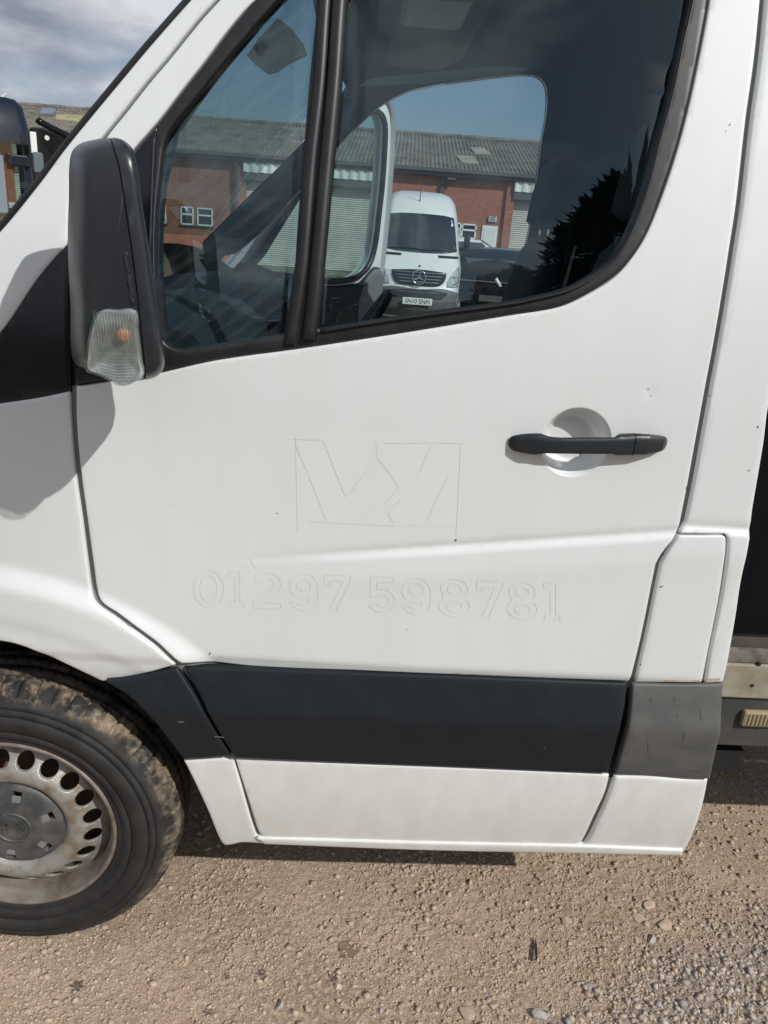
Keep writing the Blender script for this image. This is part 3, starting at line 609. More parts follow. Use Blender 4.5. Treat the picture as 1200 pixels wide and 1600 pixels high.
mb = MB(); mb.box2((-0.30, 0.20, 0.345), (0.79, 1.66, 0.48)); mb.box2((-1.3, 0.42, 0.50), (-0.3, 1.40, 0.78)); mb.box2((-0.3, 0.55, 0.50), (1.9, 0.65, 0.68)); mb.box2((-0.3, 1.2, 0.50), (1.9, 1.3, 0.68)); mb.build('chassis', DARK, van, world=True)
# bonnet and nose (outside the frame, seen by reflection and from the side)
rows = []
for x, z, w in ((-0.60, 1.56, .99), (-0.75, 1.45, .99), (-1.0, 1.34, .97), (-1.3, 1.18, .93), (-1.48, 0.98, .88), (-1.56, 0.70, .86), (-1.52, 0.38, .84)):
    rows.append([(x+0.10*abs(u)**3, CY+u*w*0.90*(0.97), z-(0.10*abs(u)**4)) for u in np.linspace(-1, 1, 21)])
mb = MB(); mb.loft(rows, caps=False, closed=False); mb.build('bonnet', PAINT, van, smooth=True, world=True)
# --- dash, wheel, seats, visor, console
mb = MB(); prof = [(-0.66, 1.40), (-0.52, 1.455), (-0.40, 1.47), (-0.30, 1.445), (-0.24, 1.38), (-0.25, 1.18), (-0.32, 0.95), (-0.45, 0.80), (-0.66, 0.80)]
mb.loft([[(a, y, b+dz) for a, b in prof] for y, dz in ((0.10, -.02), (0.20, 0), (0.7, .0), (0.9, .03), (1.1, .0), (1.70, 0), (1.78, -.02))]); mb.build('dashboard', TRIMD, van, world=True, ang=40)
mb = MB(); mb.box((-0.235, 0.33, 1.33), (0.03, 0.20, 0.10)); o = mb.build('air_vent', SATIN, van, world=True, bev=.008)
mb = MB()
for k in range(5): mb.box((-0.217, 0.33, 1.29+k*0.02), (0.012, 0.17, 0.006), Matrix.Rotation(R(25), 3, 'Y'))
mb.build('vent_slats', TRIMG, o, world=False).location = (0, 0, 0)
o.children[0].data.transform(Matrix.Translation(Vector(-wloc(o))))
mb = MB(); mb.box((-0.225, 0.93, 1.36), (0.06, 0.34, 0.20)); mb.build('centre_console', TRIMD, van, world=True, bev=.02)
# steering wheel
c0 = Vector((0.00, 1.38, 1.28)); Mx = Matrix.Rotation(R(-58), 3, 'Y')
mb = MB(); pts = [c0+Mx @ Vector((0.19*math.cos(a), 0.19*math.sin(a), 0)) for a in np.linspace(0, 2*math.pi, 41)]
mb.tube(pts, 0.016, 8, caps=False)
for a in (0.2, 2.94, -1.57): mb.tube([c0, c0+Mx @ Vector((0.18*math.cos(a), 0.18*math.sin(a), 0))], 0.018, 6)
mb.tube([c0+Mx @ Vector((0, 0, 0.02)), c0+Mx @ Vector((0, 0, -0.22))], [.07, .03], 12)
mb.build('steering_wheel', TRIMD, van, smooth=True, world=True)
SX = 0.20
def seat(y, name):
    o = None; mb = MB(); rings = []
    for z, x0, x1, w in ((0.86, .28, .80, .22), (0.93, .26, .82, .24), (1.00, .27, .80, .23)):
        x0 -= SX; x1 -= SX; rings.append([(x0+(x1-x0)*(.5+.5*math.copysign(abs(math.cos(a))**.4, math.cos(a))), y+w*math.copysign(abs(math.sin(a))**.5, math.sin(a)), z) for a in np.linspace(0, 6.283, 24, endpoint=False)])
    mb.loft(rings); o = mb.build('seat', FAB, van, world=True, smooth=True)
    def up(nm, secs, p=.5):
        m2 = MB(); m2.loft([[(xc-SX+t*math.copysign(abs(math.cos(a))**p, math.cos(a)), y+w*math.copysign(abs(math.sin(a))**p, math.sin(a)), z) for a in np.linspace(0, 6.283, 24, endpoint=False)] for z, xc, t, w in secs])
        ob = m2.build(nm, FAB, van, smooth=True, world=True); ob.parent = o; return ob
    up('backrest', ((0.96, .70, .05, .20), (1.0, .70, .07, .23), (1.25, .74, .065, .24), (1.50, .79, .055, .23), (1.62, .81, .045, .19), (1.66, .815, .02, .12)))
    up('headrest', ((1.69, .80, .02, .09), (1.71, .80, .04, .13), (1.80, .815, .045, .14), (1.88, .825, .035, .12), (1.90, .825, .015, .08)))
    m2 = MB()
    for s in (-.06, .06): m2.tube([(0.815-SX, y+s, 1.60), (0.81-SX, y+s, 1.74)], .007, 6)
    m2.build('headrest_stem', CHROME, van, smooth=True, world=True).parent = o
    m3 = MB(); m3.box((0.54-SX, y, 0.70), (0.40, 0.36, 0.30)); m3.build('seat_box', TRIMD, van, world=True).parent = o
seat(0.42, 'seat'); seat(1.36, 'seat')
# belts: pale webbing running up the pillars
mb = MB(); mb.add([(0.80, .115, 2.0), (0.80, .160, 2.0), (0.66, .30, 1.05), (0.66, .26, 1.05)], [(0, 1, 2, 3)]); mb.add([(0.86, 1.66, 2.0), (0.86, 1.70, 2.0), (0.70, 1.6, 1.05), (0.70, 1.56, 1.05)], [(0, 1, 2, 3)]); mb.build('seat_belt', TRIMG, van, world=True)
# far sun visor (folded down) and overhead tray
vp = [atplane(*q, 0.24) for q in ((433, 27), (453, 43), (470, 66), (478, 84), (450, 97), (430, 111), (417, 115), (397, 100), (384, 86), (404, 58))]
mb = MB(); A = [Vector(p) for p in vp]; off = Vector((0.004, 0.014, 0)); mb.loft([A, [p+off for p in A]]); mb.build('sun_visor', mat('visor_grey', (0.50, 0.53, 0.52), .9), van, world=True, bev=.003)
vc = Vector(atplane(408, 76, 0.235)); mb = MB(); mb.box(tuple(vc), (0.016, 0.008, 0.022), Matrix.Rotation(R(40), 3, 'Y')); mb.build('visor_clip', TRIMD, van, world=True, bev=.003)
mb = MB(); mb.loft([[(a, y, b) for a, b in ((.0, 2.19), (.05, 2.15), (.22, 2.15), (.30, 2.19), (.30, 2.25), (.05, 2.23))] for y in (.30, 1.5)]); mb.build('overhead_shelf', TRIMG, van, world=True, bev=.015)
mb = MB(); mb.box((0.14, 0.75, 2.135), (.16, .26, .03)); mb.build('roof_lamp', mat('lamp_lens', (.45, .46, .45), .3), van, world=True, bev=.015)
for y0_ in (0.55, 1.25):
    mb = MB(); mb.box((0.02, y0_, 2.15), (.035, .20, .02)); mb.build('grab_handle', LIN, van, world=True, bev=.008)

# --- the far door, standing open
fd = Vector((-0.56, FY+0.03, 0.0)); ang = R(53)
def fdoor(a, t, z): return fd+Vector((a*math.cos(ang), a*math.sin(ang), 0))+Vector((-math.sin(ang), math.cos(ang), 0))*t+Vector((0, 0, z))
def dmap(t): return lambda a, b: np.stack([fd.x+a*math.cos(ang)-math.sin(ang)*(t-0.16*np.clip(b-1.4, 0, 1)*0), fd.y+a*math.sin(ang)+math.cos(ang)*(t-0.12*np.clip(b-1.4, 0, 1)), b], 1)
dn = (math.sin(ang), -math.cos(ang), 0)   # inner face normal points to the cab's rear side
dout = [(0.0, 0.62), (0.05, 0.42), (0.9, 0.40), (0.98, 0.6), (1.03, 1.1), (1.10, 1.5), (1.12, 1.9), (1.105, 2.16), (1.04, 2.235), (0.92, 2.23), (0.66, 2.11), (0.47, 1.92), (0.12, 1.53), (-0.02, 1.38), (-0.02, 1.0)]
dwin = [(0.16, 1.46), (0.34, 1.44), (0.80, 1.42), (0.98, 1.50), (1.035, 1.75), (1.045, 2.05), (1.02, 2.15), (0.93, 2.165), (0.70, 2.04), (0.52, 1.86), (0.22, 1.53)]
dw2 = [(a, b) for a, b in dwin]
od = panel('open_door', dout, dmap(0.05), PAINT, van, holes=[dwin], inn=(math.sin(ang), -math.cos(ang), 0), grid=.05, edge=.015, flange=.06, step=.02)
panel('inner_frame', dout, dmap(0.0), PAINT, od, holes=[dwin], inn=(-math.sin(ang), math.cos(ang), 0), grid=.05, edge=.012, flange=.04, step=.02)
panel('door_lining', [(0.02, 0.66), (0.07, 0.47), (0.86, 0.45), (0.95, 0.62), (1.0, 1.1), (1.06, 1.47), (0.9, 1.405), (0.5, 1.40), (0.02, 1.45), (0.0, 1.0)], dmap(-0.035), mat('door_card_dark', (.016, .02, .024), .6), od, inn=(-math.sin(ang), math.cos(ang), 0), grid=.05, edge=.015, flange=.05, step=.02)
panel('pull_pocket', [(0.88, 1.22), (1.02, 1.20), (1.06, 1.46), (0.93, 1.42)], dmap(-0.042), TRIMG, od, inn=(-math.sin(ang), math.cos(ang), 0), grid=.05, edge=.008, flange=.01, step=.02)
panel('door_glass', dwin, dmap(0.02), WSGLASS, od, inn=(math.sin(ang), -math.cos(ang), 0), grid=.1, edge=.001, flange=.003, step=.03, back=False)
pts = [tuple(p) for p in resample(dwin, .03)]; mb = MB(); q = dmap(-0.015)(np.array([p[0] for p in pts+pts[:1]]), np.array([p[1] for p in pts+pts[:1]])); mb.tube([tuple(p) for p in q], 0.014, 8, caps=False); mb.build('glass_seal', RUBBER, od, smooth=True, world=True)

# --- wheel
TYRE = bpy.data.materials.new('tyre_rubber'); TYRE.use_nodes = True; t = TYRE.node_tree; p = t.nodes['Principled BSDF']; p.inputs['Roughness'].default_value = .75
tcn = t.nodes.new('ShaderNodeTexCoord'); rad = t.nodes.new('ShaderNodeAttribute'); rad.attribute_name = 'shoulder'
base = gmix(gnoise(12, 6, .35, .7, 0, 1, 0).outputs[0], (0.010, 0.010, 0.011), (0.030, 0.0285, 0.027))
n1 = gnoise(19, 9, .43, .60, 0, 1.1, 0); mu = t.nodes.new('ShaderNodeMath'); mu.operation = 'MULTIPLY'
t.links.new(n1.outputs[0], mu.inputs[0]); t.links.new(rad.outputs['Fac'], mu.inputs[1])
mud = gmix(gnoise(60, 5, .35, .65, 0, 1, 0).outputs[0], (0.12, 0.085, 0.058), (0.34, 0.26, 0.18))
t.links.new(gmix(mu.outputs[0], base, mud), p.inputs['Base Color'])
bn = t.nodes.new('ShaderNodeBump'); bn.inputs['Strength'].default_value = .35; bn.inputs['Distance'].default_value = .002; t.links.new(gnoise(160, 5, .3, .7, 0, 1, 0).outputs[0], bn.inputs['Height']); t.links.new(bn.outputs['Normal'], p.inputs['Normal'])
NA = 720
prof = [(.2165, .030), (.219, .014), (.224, .006), (.232, .001), (.236, .0035), (.240, -.0015), (.2575, -.007), (.2585, -.0040), (.2600, -.0040), (.2612, -.0078), (.280, -.009), (.294, -.0075), (.2952, -.0035), (.297, -.0035), (.2985, -.0065), (.308, -.0030), (.3095, .0010), (.311, .0012), (.3125, -.0010), (.318, .003), (.326, .009), (.331, .012), (.334, .016), (.340, .021), (.347, .030), (.351, .042), (.3525, .055), (.353, .062), (.345, .064), (.345, .072), (.354, .074), (.3545, .098), (.346, .100), (.346, .108), (.3548, .110), (.3545, .136), (.346, .138), (.346, .146), (.353, .148), (.350, .170), (.340, .188), (.320, .200), (.26, .205), (.215, .18)]
V = []; T_ = []
for r, h in prof:
    for k in range(NA):
        a = 2*math.pi*k/NA; rr = r
        if r > .331:
            u = (k % 12); edge_ = 1 if u in (0, 1) else 0
            if h < .06: rr -= 0.0095*edge_*min(1, (r-.331)/.008+.3)
            else: rr -= 0.005*(1 if (k+int(h*200)) % 15 == 0 else 0)
            rr -= 0.0012*math.sin(k*.9+h*40)*(.5)
        z = rr*math.sin(a)
        V.append((rr*math.cos(a), h, max(z, -WZ+0.004)))
        T_.append(float(np.clip((r-.322)/.012, 0, 1)*(1.0 if h < .07 else .35)*(0.55+.45*math.cos(a-1.1))))
F = [(i*NA+k, i*NA+(k+1) % NA, (i+1)*NA+(k+1) % NA, (i+1)*NA+k) for i in range(len(prof)-1) for k in range(NA)]
WLOC = (WX, 0.004, WZ)
me = bpy.data.meshes.new('wheel'); me.from_pydata(V, [], F); me.attributes.new('shoulder', 'FLOAT', 'POINT').data.foreach_set('value', T_)
STEEL = mat('silver_wheel_paint', (0.34, 0.325, 0.295), rough=.42, metal=.35, var=(0.20, 0.14, 0.09), vscale=26, vamt=.9, vlo=.46, vhi=.66, bump=.2, bscale=300, detail=9)
RUST = mat('rusty_hub', (0.16, 0.085, 0.045), rough=.8, var=(0.06, 0.05, 0.045), vscale=30, vamt=1, bump=.3, bscale=200)
mb = MB(); mb.lathe([(.2235, .016), (.2245, .008), (.222, .003), (.2175, .002), (.214, .006), (.212, .014), (.206, .022), (.203, .034), (.2025, .055), (.198, .062), (.190, .066), (.186, .075), (.185, .15), (.20, .17)], 128)
wh = mb.build('wheel', mat('dirty_rim_steel', (.25, .215, .18), .55, metal=.3, var=(.11, .08, .055), vscale=14, vamt=.9, bump=.2, bscale=200), van, smooth=True); wh.location = tuple(np.array(WLOC)-wloc(van))
tyre = link('tyre', me, TYRE, wh, True); t = None
def discy(r):
    return np.interp(r, [0, .10, .108, .118, .130, .142, .152, .180, .188, .196, .2030], [.030, .030, .020, .010, .006, .007, .013, .036, .044, .050, .058])
def dm(a, b): return np.stack([a, discy(np.hypot(a, b)), b], 1)
holes = []
for k in range(20):
    a = 2*math.pi*(k+.35)/20; cx, cz = .1655*math.cos(a), .1655*math.sin(a)
    holes.append([(cx+math.cos(a)*.0170*math.cos(s)-math.sin(a)*.0185*math.sin(s), cz+math.sin(a)*.0170*math.cos(s)+math.cos(a)*.0185*math.sin(s)) for s in np.linspace(0, 2*math.pi, 12, endpoint=False)])
rimo = [(.2025*math.cos(s), .2025*math.sin(s)) for s in np.linspace(0, 2*math.pi, 48, endpoint=False)]
inn_ = [(.085*math.cos(s), .085*math.sin(s)) for s in np.linspace(0, 2*math.pi, 32, endpoint=False)]
panel('wheel_disc', rimo, dm, STEEL, wh, holes=holes+[inn_], step=.005, grid=.0055, edge=.0012, flange=.006, world=False)
mb = MB(); mb.lathe([(.0, .09), (.14, .09), (.18, .11), (.19, .12), (.0, .121)], 48); mb.build('brake_disc', RUST, wh, smooth=True)
# hub cap with six slots and a raised badge ring
CAP = mat('hub_cap_plastic', (0.048, 0.051, 0.054), rough=.5, var=(.14, .13, .12), vscale=25, vamt=.6, bump=.1, bscale=400)
def capy(r): return np.interp(r, [0, .034, .038, .06, .095, .104, .110], [.0045, .0045, .006, .006, .010, .014, .024])
slots = []
for k in range(6):
    a = R(20+60*k); sl_ = []
    for (u, w) in ((.066, -.008), (.094, -.010), (.094, .010), (.066, .008)):
        sl_.append((u*math.cos(a)-w*math.sin(a), u*math.sin(a)+w*math.cos(a), 1))
    slots.append(sl_)
cap = panel('hub_cap', [(.109*math.cos(s), .109*math.sin(s)) for s in np.linspace(0, 2*math.pi, 36, endpoint=False)], lambda a, b: np.stack([a, capy(np.hypot(a, b)), b], 1), CAP, wh, holes=slots, step=.005, grid=.006, edge=.0012, flange=.012, world=False)
mb = MB()
for k in range(6):
    a = R(20+60*k); m3 = Matrix.Rotation(-a, 3, 'Y'); c = Vector((.080*math.cos(a), .016, .080*math.sin(a))); mb.box(c, (.029, .003, .021), m3) if k < 0 else mb.box(c-Vector((math.cos(a)*.006, .006, math.sin(a)*.006)), (.015, .004, .0185), m3)
mb.build('slot_clip', mat('slot_clip_grey', (.20, .205, .205), .5), cap)
mb = MB(); mb.lathe([(.0395, .006), (.0395, .0015), (.036, .001), (.0355, .005)], 48); mb.build('badge_ring', CAP, cap, smooth=True)
mb = MB()
for (a, b, c, d) in ((-.022, -.016, -.022, .014), (-.012, -.016, -.012, .020), (.022, -.016, .022, .014), (.012, -.016, .012, .020), (-.022, .014, 0, .004), (0, .004, .022, .014), (-.03, -.004, -.012, -.004), (.012, -.004, .03, -.004)):
    v0 = Vector((a, .004, b)); v1 = Vector((c, .004, d)); d_ = (v1-v0); mb.box(tuple((v0+v1)/2), (d_.length, .004, .0035), Matrix.Rotation(-math.atan2(d_.z, d_.x), 3, 'Y'))
mb.build('badge_mark', CAP, cap)
# wheel arch liner and suspension dark
mb = MB(); mb.lathe([(.475, .035), (.478, .30), (.47, .42), (.1, .44)], 48, c=(WX, 0, WZ), a0=R(20), a1=R(192)); mb.build('arch_liner', DARK, van, smooth=True, world=True)
mb = MB(); ring = []
for k in range(41):
    a = R(24)+R(164)*k/40; ring.append([(WX+r*math.cos(a), y, WZ+r*math.sin(a)) for r, y in ((.466, float(.012)), (.458, .03), (.470, .06))])
mb.loft(ring, caps=False, closed=False); mb.build('arch_lip', DARK, van, smooth=True, world=True)
mb = MB(); mb.box2((-1.0, .45, .35), (-.30, .50, .90)); mb.box2((-.31, .06, .50), (-.27, .45, .90)); mb.build('inner_wing', DARK, van, world=True)

# --- mirror
mir_px = [(173, 215), (148.5, 218), (122, 226), (110, 243), (107.5, 310), (106, 365), (107, 420), (110, 475), (111, 544), (118, 568.5), (140, 578), (176, 592), (208, 596), (253, 581), (254, 530), (247, 480), (239, 434), (231, 379), (220, 310), (212, 255), (205, 230), (190, 217.5)]
MY = -0.215
mo = np.array([(q[0], q[2]) for q in (atplane(a, b, MY) for a, b in mir_px)])
mo = resample([tuple(p) for p in mo], .008); mc = mo.mean(0)
if area(mo) < 0: mo = mo[::-1]
sea = np.array([[q[0], q[2]] for q in (atplane(a, b, MY) for a, b in ((173, 200), (173, 216), (187, 263), (206, 390), (217, 480), (226, 571), (229, 620)))])
def seamx(z): return np.interp(z, sea[::-1, 1], sea[::-1, 0])
def mring(y, s, sx=1.0, cut=0):
    q = np.array([[v[0], v[2]] for v in (atplane(p[0], p[1], y) for p in mir_px)]); q = resample([tuple(p) for p in q], .008 if y > -.3 else .008)
    q = q if area(q) > 0 else q[::-1]
    # same number of points on every ring
    d = np.r_[0, np.cumsum(np.linalg.norm(np.diff(np.vstack([q, q[:1]]), axis=0), axis=1))]; k = int(np.argmax(q[:, 1])); t_ = (d[k]+np.linspace(0, 1, 120, endpoint=False)*d[-1]) % d[-1]; qq = np.vstack([q, q[:1]])
    P = np.stack([np.interp(t_, d, qq[:, 0]), np.interp(t_, d, qq[:, 1])], 1)
    sm = np.array([[v[0], v[2]] for v in (atplane(a_, b_, y) for a_, b_ in ((173, 200), (173, 216), (187, 263), (206, 390), (217, 480), (226, 571), (229, 620)))])
    m_ = P.mean(0); P = m_+(P-m_)*s; xr_ = P[:, 0].max(); f_ = np.interp(-y, [.17, .205, .246], [1.0, .94, .86]); P[:, 0] = xr_+(P[:, 0]-xr_)*f_
    sxp = np.interp(P[:, 1], sm[::-1, 1], sm[::-1, 0])
    if cut == 1: P[:, 0] = np.minimum(P[:, 0], sxp-.0010)
    if cut == 2: P[:, 0] = np.maximum(P[:, 0], sxp+.0010)
    return [(a, y, b) for a, b in P]
secs = [(-.100, .78), (-.104, .93), (-.114, .985), (-.13, 1.0), (-.17, 1.0), (-.205, .992), (-.224, .97), (-.234, .935), (-.240, .88), (-.2435, .80), (-.245, .60), (-.246, .10)]
mb = MB(); mb.loft([mring(y, s, 1, 1) for y, s in secs]); mcap = mb.build('door_mirror', MIRR, van, world=True, ang=60)
mb = MB(); mb.loft([mring(y, s, 1, 2) for y, s in secs]); mb.build('mirror_rim', MIRR, mcap, world=True, ang=60)
# inner core keeps the seam dark
mb = MB(); mb.loft([mring(y+.002, s*.994) for y, s in secs]); mb.build('seam_core', DARK, mcap, world=True, smooth=True)
# indicator lamp
lp = np.array([(q[0], q[2]) for q in (atplane(a, b, -.241) for a, b in ((159.5, 483), (187, 481), (214.5, 483), (219, 515), (224, 560), (225.5, 584), (212, 596), (192.5, 601), (179, 594), (160, 585), (140, 577), (139.5, 558), (141, 540), (148.5, 505)))])
lp = resample([tuple(p) for p in lp], .006)
LENS = bpy.data.materials.new('lamp_lens_clear'); LENS.use_nodes = True; q_ = LENS.node_tree.nodes['Principled BSDF']; q_.inputs['Base Color'].default_value = (.86, .84, .78, 1); q_.inputs['Transmission Weight'].default_value = .55; q_.inputs['Roughness'].default_value = .12; q_.inputs['IOR'].default_value = 1.45
LENSG = glassmat('clear_lens', (.95, .95, .94), 2.2); SILV = mat('lamp_reflector', (.66, .67, .66), .25, metal=.6, var=(.40, .40, .38), vscale=60, vamt=.8)
lc = lp.mean(0); mb = MB(); mb.loft([[(lc[0]+(a-lc[0])*s, y, lc[1]+(b-lc[1])*s) for a, b in lp] for y, s in ((-.216, 1.0), (-.252, 1.0), (-.259, .97), (-.2635, .90), (-.265, .78), (-.2655, .4), (-.2655, .05))])
lamp = mb.build('indicator_lamp', LENSG, mcap, world=True, ang=50)
mb = MB(); mb.loft([[(lc[0]+(a-lc[0])*s, y, lc[1]+(b-lc[1])*s) for a, b in lp] for y, s in ((-.216, .97), (-.250, .97), (-.2545, .92), (-.2510, .62), (-.2492, .3), (-.2490, .05))]); mb.build('reflector', SILV, mcap, world=True, ang=30)
mb = MB(); z0_, z1_ = lp[:, 1].min(), lp[:, 1].max(); zz = np.linspace(z0_+.03, z1_-.006, 3); x0_, x1_ = lc[0]-.022, lc[0]+.026
for k in range(13):
    x = x0_+(x1_-x0_)*k/12; mb.tube([(x, -.2655, z1_-.006), (x+.004, -.2657, lc[1]-.004)], .0009, 5)
for k in range(9):
    z = lc[1]-.008-k*.0042; mb.tube([(lc[0]-.024+k*.0015, -.2655, z+.002), (lc[0]+.002, -.2660, z-.002), (lc[0]+.026, -.2655, z)], .0009, 5)
mb.build('lens_rib', glassmat('lens_rib_clear', (.8, .8, .76), 3.0), van, smooth=True, world=True).parent = mcap
mb = MB(); bc = Vector(atplane(193, 524, -.245)); mb.loft([[(bc.x+.0085*s*math.cos(a), bc.y+y*.5-.008, bc.z+.0105*s*math.sin(a)) for a in np.linspace(0, 6.283, 14, endpoint=False)] for y, s in ((.012, .8), (0.002, 1.), (-.008, .8), (-.012, .3))])
mb.build('bulb', mat('amber_bulb', (.62, .25, .12), .3, var=(.6, .5, .4), vscale=120, vamt=.8), mcap, smooth=True, world=True)
# mirror glass facing the rear and the arm to the door
mb = MB()
def redge(y, z): q = np.array(mring(y, 1.0)); k = np.abs(q[:, 2]-z) < .012; return float(q[k, 0].max())
gz = np.linspace(1.46, 1.645, 8); V = [(redge(y, z)+.0012, y, z) for z in gz for y in (-.17, -.125)]
mb.add(V, [(2*i, 2*i+1, 2*i+3, 2*i+2) for i in range(7)])
mb.build('mirror_glass', MIRRORG, mcap, world=True)
am = on(205, 470); mb = MB(); zb = mo[:, 1].min()
mb.loft([[(am[0]+dx*w, y, zc+dz*h) for dx, dz in ((-1, -1), (1, -1), (1, 1), (-1, 1))] for y, w, h, zc in ((.02, .055, .06, 1.47), (-.02, .05, .05, 1.475), (-.08, .045, .045, 1.485), (-.12, .04, .04, 1.49))])
mb.build('mirror_arm', MIRR, mcap, world=True, bev=.012, seg=3)
# melted filler in the seam
mb = MB(); g = np.random.default_rng(5); zs = np.linspace(float(atplane(208, 394, -.24)[2]), float(atplane(218, 475, -.24)[2]), 16)
mb.tube([(float(seamx(z))+g.uniform(-.002, .002), -.2440+g.uniform(-.001, .001), z) for z in zs], [float(g.uniform(.0022, .0042)) for _ in zs], 7); mb.build('seam_filler', mat('filler_matt', (.02, .02, .022), .85, bump=.5, bscale=300), mcap, smooth=True, world=True)

# --- ghost lettering left by removed vinyl, chips and scratches (flat marks on the door skin)
GHOST = mat('vinyl_ghost', (0.645, 0.655, 0.645), .5, var=(.75, .76, .75), vscale=40, vamt=1.0, vlo=.45, vhi=.62)
CHIP = mat('paint_chip_dark', (.045, .04, .035), .8)
def lines(name, segs, w, m, parent, fn=S):
    mb = MB()
    for sg in segs:
        P = [on(a, b, fn, -.0004) for a, b in sg]; Q = []
        for i in range(len(P)-1):
            n = max(1, int(np.linalg.norm(P[i+1]-P[i])/.006)); Q += [P[i]+(P[i+1]-P[i])*k/n for k in range(n)]
        Q.append(P[-1]); Q = np.array(Q)
        if len(Q) < 2: continue
        Q[:, 1] = fn(Q[:, 0], Q[:, 2])-.0005; T2 = np.gradient(Q[:, [0, 2]], axis=0); T2 /= np.maximum(np.linalg.norm(T2, axis=1, keepdims=True), 1e-9); N = np.stack([-T2[:, 1], T2[:, 0]], 1)*w/2
        V = []
        for q, n in zip(Q, N): V += [(q[0]+n[0], q[1], q[2]+n[1]), (q[0]-n[0], q[1], q[2]-n[1])]
        mb.add(V, [(2*i, 2*i+1, 2*i+3, 2*i+2) for i in range(len(Q)-1)])
    return mb.build(name, m, parent, world=True)
def Z(x, y): return (420+x/3.3333, 640+y/3.3333)
logo = [[(95, 153), (285, 159)], [(285, 165), (400, 456)], [(415, 442), (555, 262)], [(572, 262), (640, 345), (676, 405), (600, 498)], [(600, 175), (850, 173)], [(865, 173), (1010, 177)], [(848, 188), (772, 352)], [(142, 190), (185, 290), (205, 332)], [(210, 350), (300, 578)],
        [(200, 583), (480, 598), (650, 604), (975, 606)], [(475, 575), (550, 488)], [(620, 540), (650, 590)], [(622, 540), (700, 450)], [(935, 340), (822, 585)], [(140, 140), (150, 640)], [(985, 500), (975, 660)], [(1000, 190), (985, 500)], [(560, 170), (565, 260)], [(560, 490), (556, 640)], [(880, 175), (890, 100), (950, 100), (985, 170)], [(820, 590), (1040, 462)]]
lines('ghost_logo', [[Z(*p) for p in s] for s in logo[:13]], .0009, GHOST, door)
lines('ghost_outline', [[Z(*p) for p in s] for s in logo[13:18]], .0009, mat('vinyl_ghost_faint', (.70, .71, .70), .5), door)
def arc(cx, cy, rx, ry, a0, a1, n=26): return [(cx+rx*math.cos(R(a0+(a1-a0)*k/n)), cy+ry*math.sin(R(a0+(a1-a0)*k/n))) for k in range(n+1)]
DG = {'0': [arc(.5, .5, .44, .5, 0, 360), arc(.5, .5, .25, .36, 0, 360)],
 '1': [[(.12, .84), (.12, 1), (.66, 1), (.66, .14), (.86, .14), (.86, 0), (.14, 0), (.14, .14), (.42, .14), (.42, .84), (.12, .84)]],
 '2': [arc(.5, .68, .40, .32, 172, -35)+[(.38, .16), (.9, .16), (.9, 0), (.08, 0), (.08, .14), (.56, .50)]+arc(.5, .68, .20, .16, -30, 172)+[(.10, .73)]],
 '9': [arc(.5, .68, .21, .17, 0, 360), arc(.5, .66, .42, .34, 190, -10)[::-1][0:0]+arc(.5, .60, .42, .40, 0, 180)+arc(.5, .62, .42, .30, 180, 290)+[(.66, .30)]+arc(.46, .32, .22, .18, -10, -150)+[(.12, .22)]+arc(.5, .34, .42, .34, 200, 360)+[(.92, .60)]],
 '7': [[(.06, 1), (.92, 1), (.92, .88), (.45, 0), (.22, 0), (.66, .83), (.24, .83), (.24, .72), (.06, .72), (.06, 1)]],
 '5': [[(.86, 1), (.14, 1), (.14, .42), (.34, .42)]+arc(.5, .33, .20, .17, 120, -140)+[(.12, .20)]+arc(.48, .33, .42, .33, 205, 440)+[(.34, .64), (.34, .84), (.86, .84), (.86, 1)]],
 '8': [arc(.5, .73, .19, .13, 0, 360), arc(.5, .27, .22, .14, 0, 360), arc(.5, .74, .38, .26, -35, 215)+arc(.5, .28, .43, .28, 140, 400)]}
segs = []
for ch, x0, x1, yt, yb in (('0', 299, 353, 891, 949), ('1', 354, 386, 894, 949), ('2', 392, 444, 895, 951), ('9', 448, 501, 896, 954), ('7', 504, 552, 899, 954), ('5', 572, 622, 901, 957), ('9', 624, 677, 903, 960), ('8', 682, 738, 905, 964), ('7', 742, 790, 908, 965), ('8', 789, 843, 910, 968), ('1', 846, 880, 911, 969)):
    for sg in DG[ch]: segs.append([(x0+(x1-x0)*u, yb+(yt-yb)*w+(u-.5)*2) for u, w in sg])
lines('ghost_phone_number', segs, .0009, GHOST, door)
lines('scratch', [[(390, 872), (397, 885), (401, 889)], [(382, 884), (388, 883)]], .0012, GHOST, door)
def chip(pts, s=1.0, fn=S, par=door, m=CHIP):
    mb = MB(); g = np.random.default_rng(int(pts[0]*7+pts[1]))
    c = on(pts[0], pts[1], fn); n = 7; V = [(c[0]+s*.0012*g.uniform(.5, 1.3)*math.cos(6.283*k/n), 0, c[2]+s*.0018*g.uniform(.5, 1.3)*math.sin(6.283*k/n)) for k in range(n)]
    V = [(a, float(fn(a, b))-.0007, b) for a, _, b in V]; mb.add(V, [tuple(range(n))]); return mb.build('paint_chip', m, par, world=True)
for q, s in (((712, 844), 1.5), ((637, 983), .8), ((1073, 762), 1.5), ((1108, 618), 1.0), ((1013, 608), .8), ((1017, 618), .7), ((1036, 866), 1.6), ((267, 788), .7), ((433, 802), .9), ((328, 1020), .8), ((345, 1025), .6), ((975, 776), .6)): chip(q, s)
for q, s in (((1184, 667), 1.1), ((1170, 735), 1.0), ((1001, 1038), 1.3), ((1033, 917), 1.0), ((1140, 195), .9), ((1134, 205), .7)): chip(q, s, Srear, van)
lines('scratch', [[(329, 1020), (326, 1024)], [(1029, 918), (1037, 915)]], .0014, CHIP, van)
RUSTS = mat('rust_stain', (.42, .27, .17), .8, var=(.62, .56, .48), vscale=30, vamt=1)
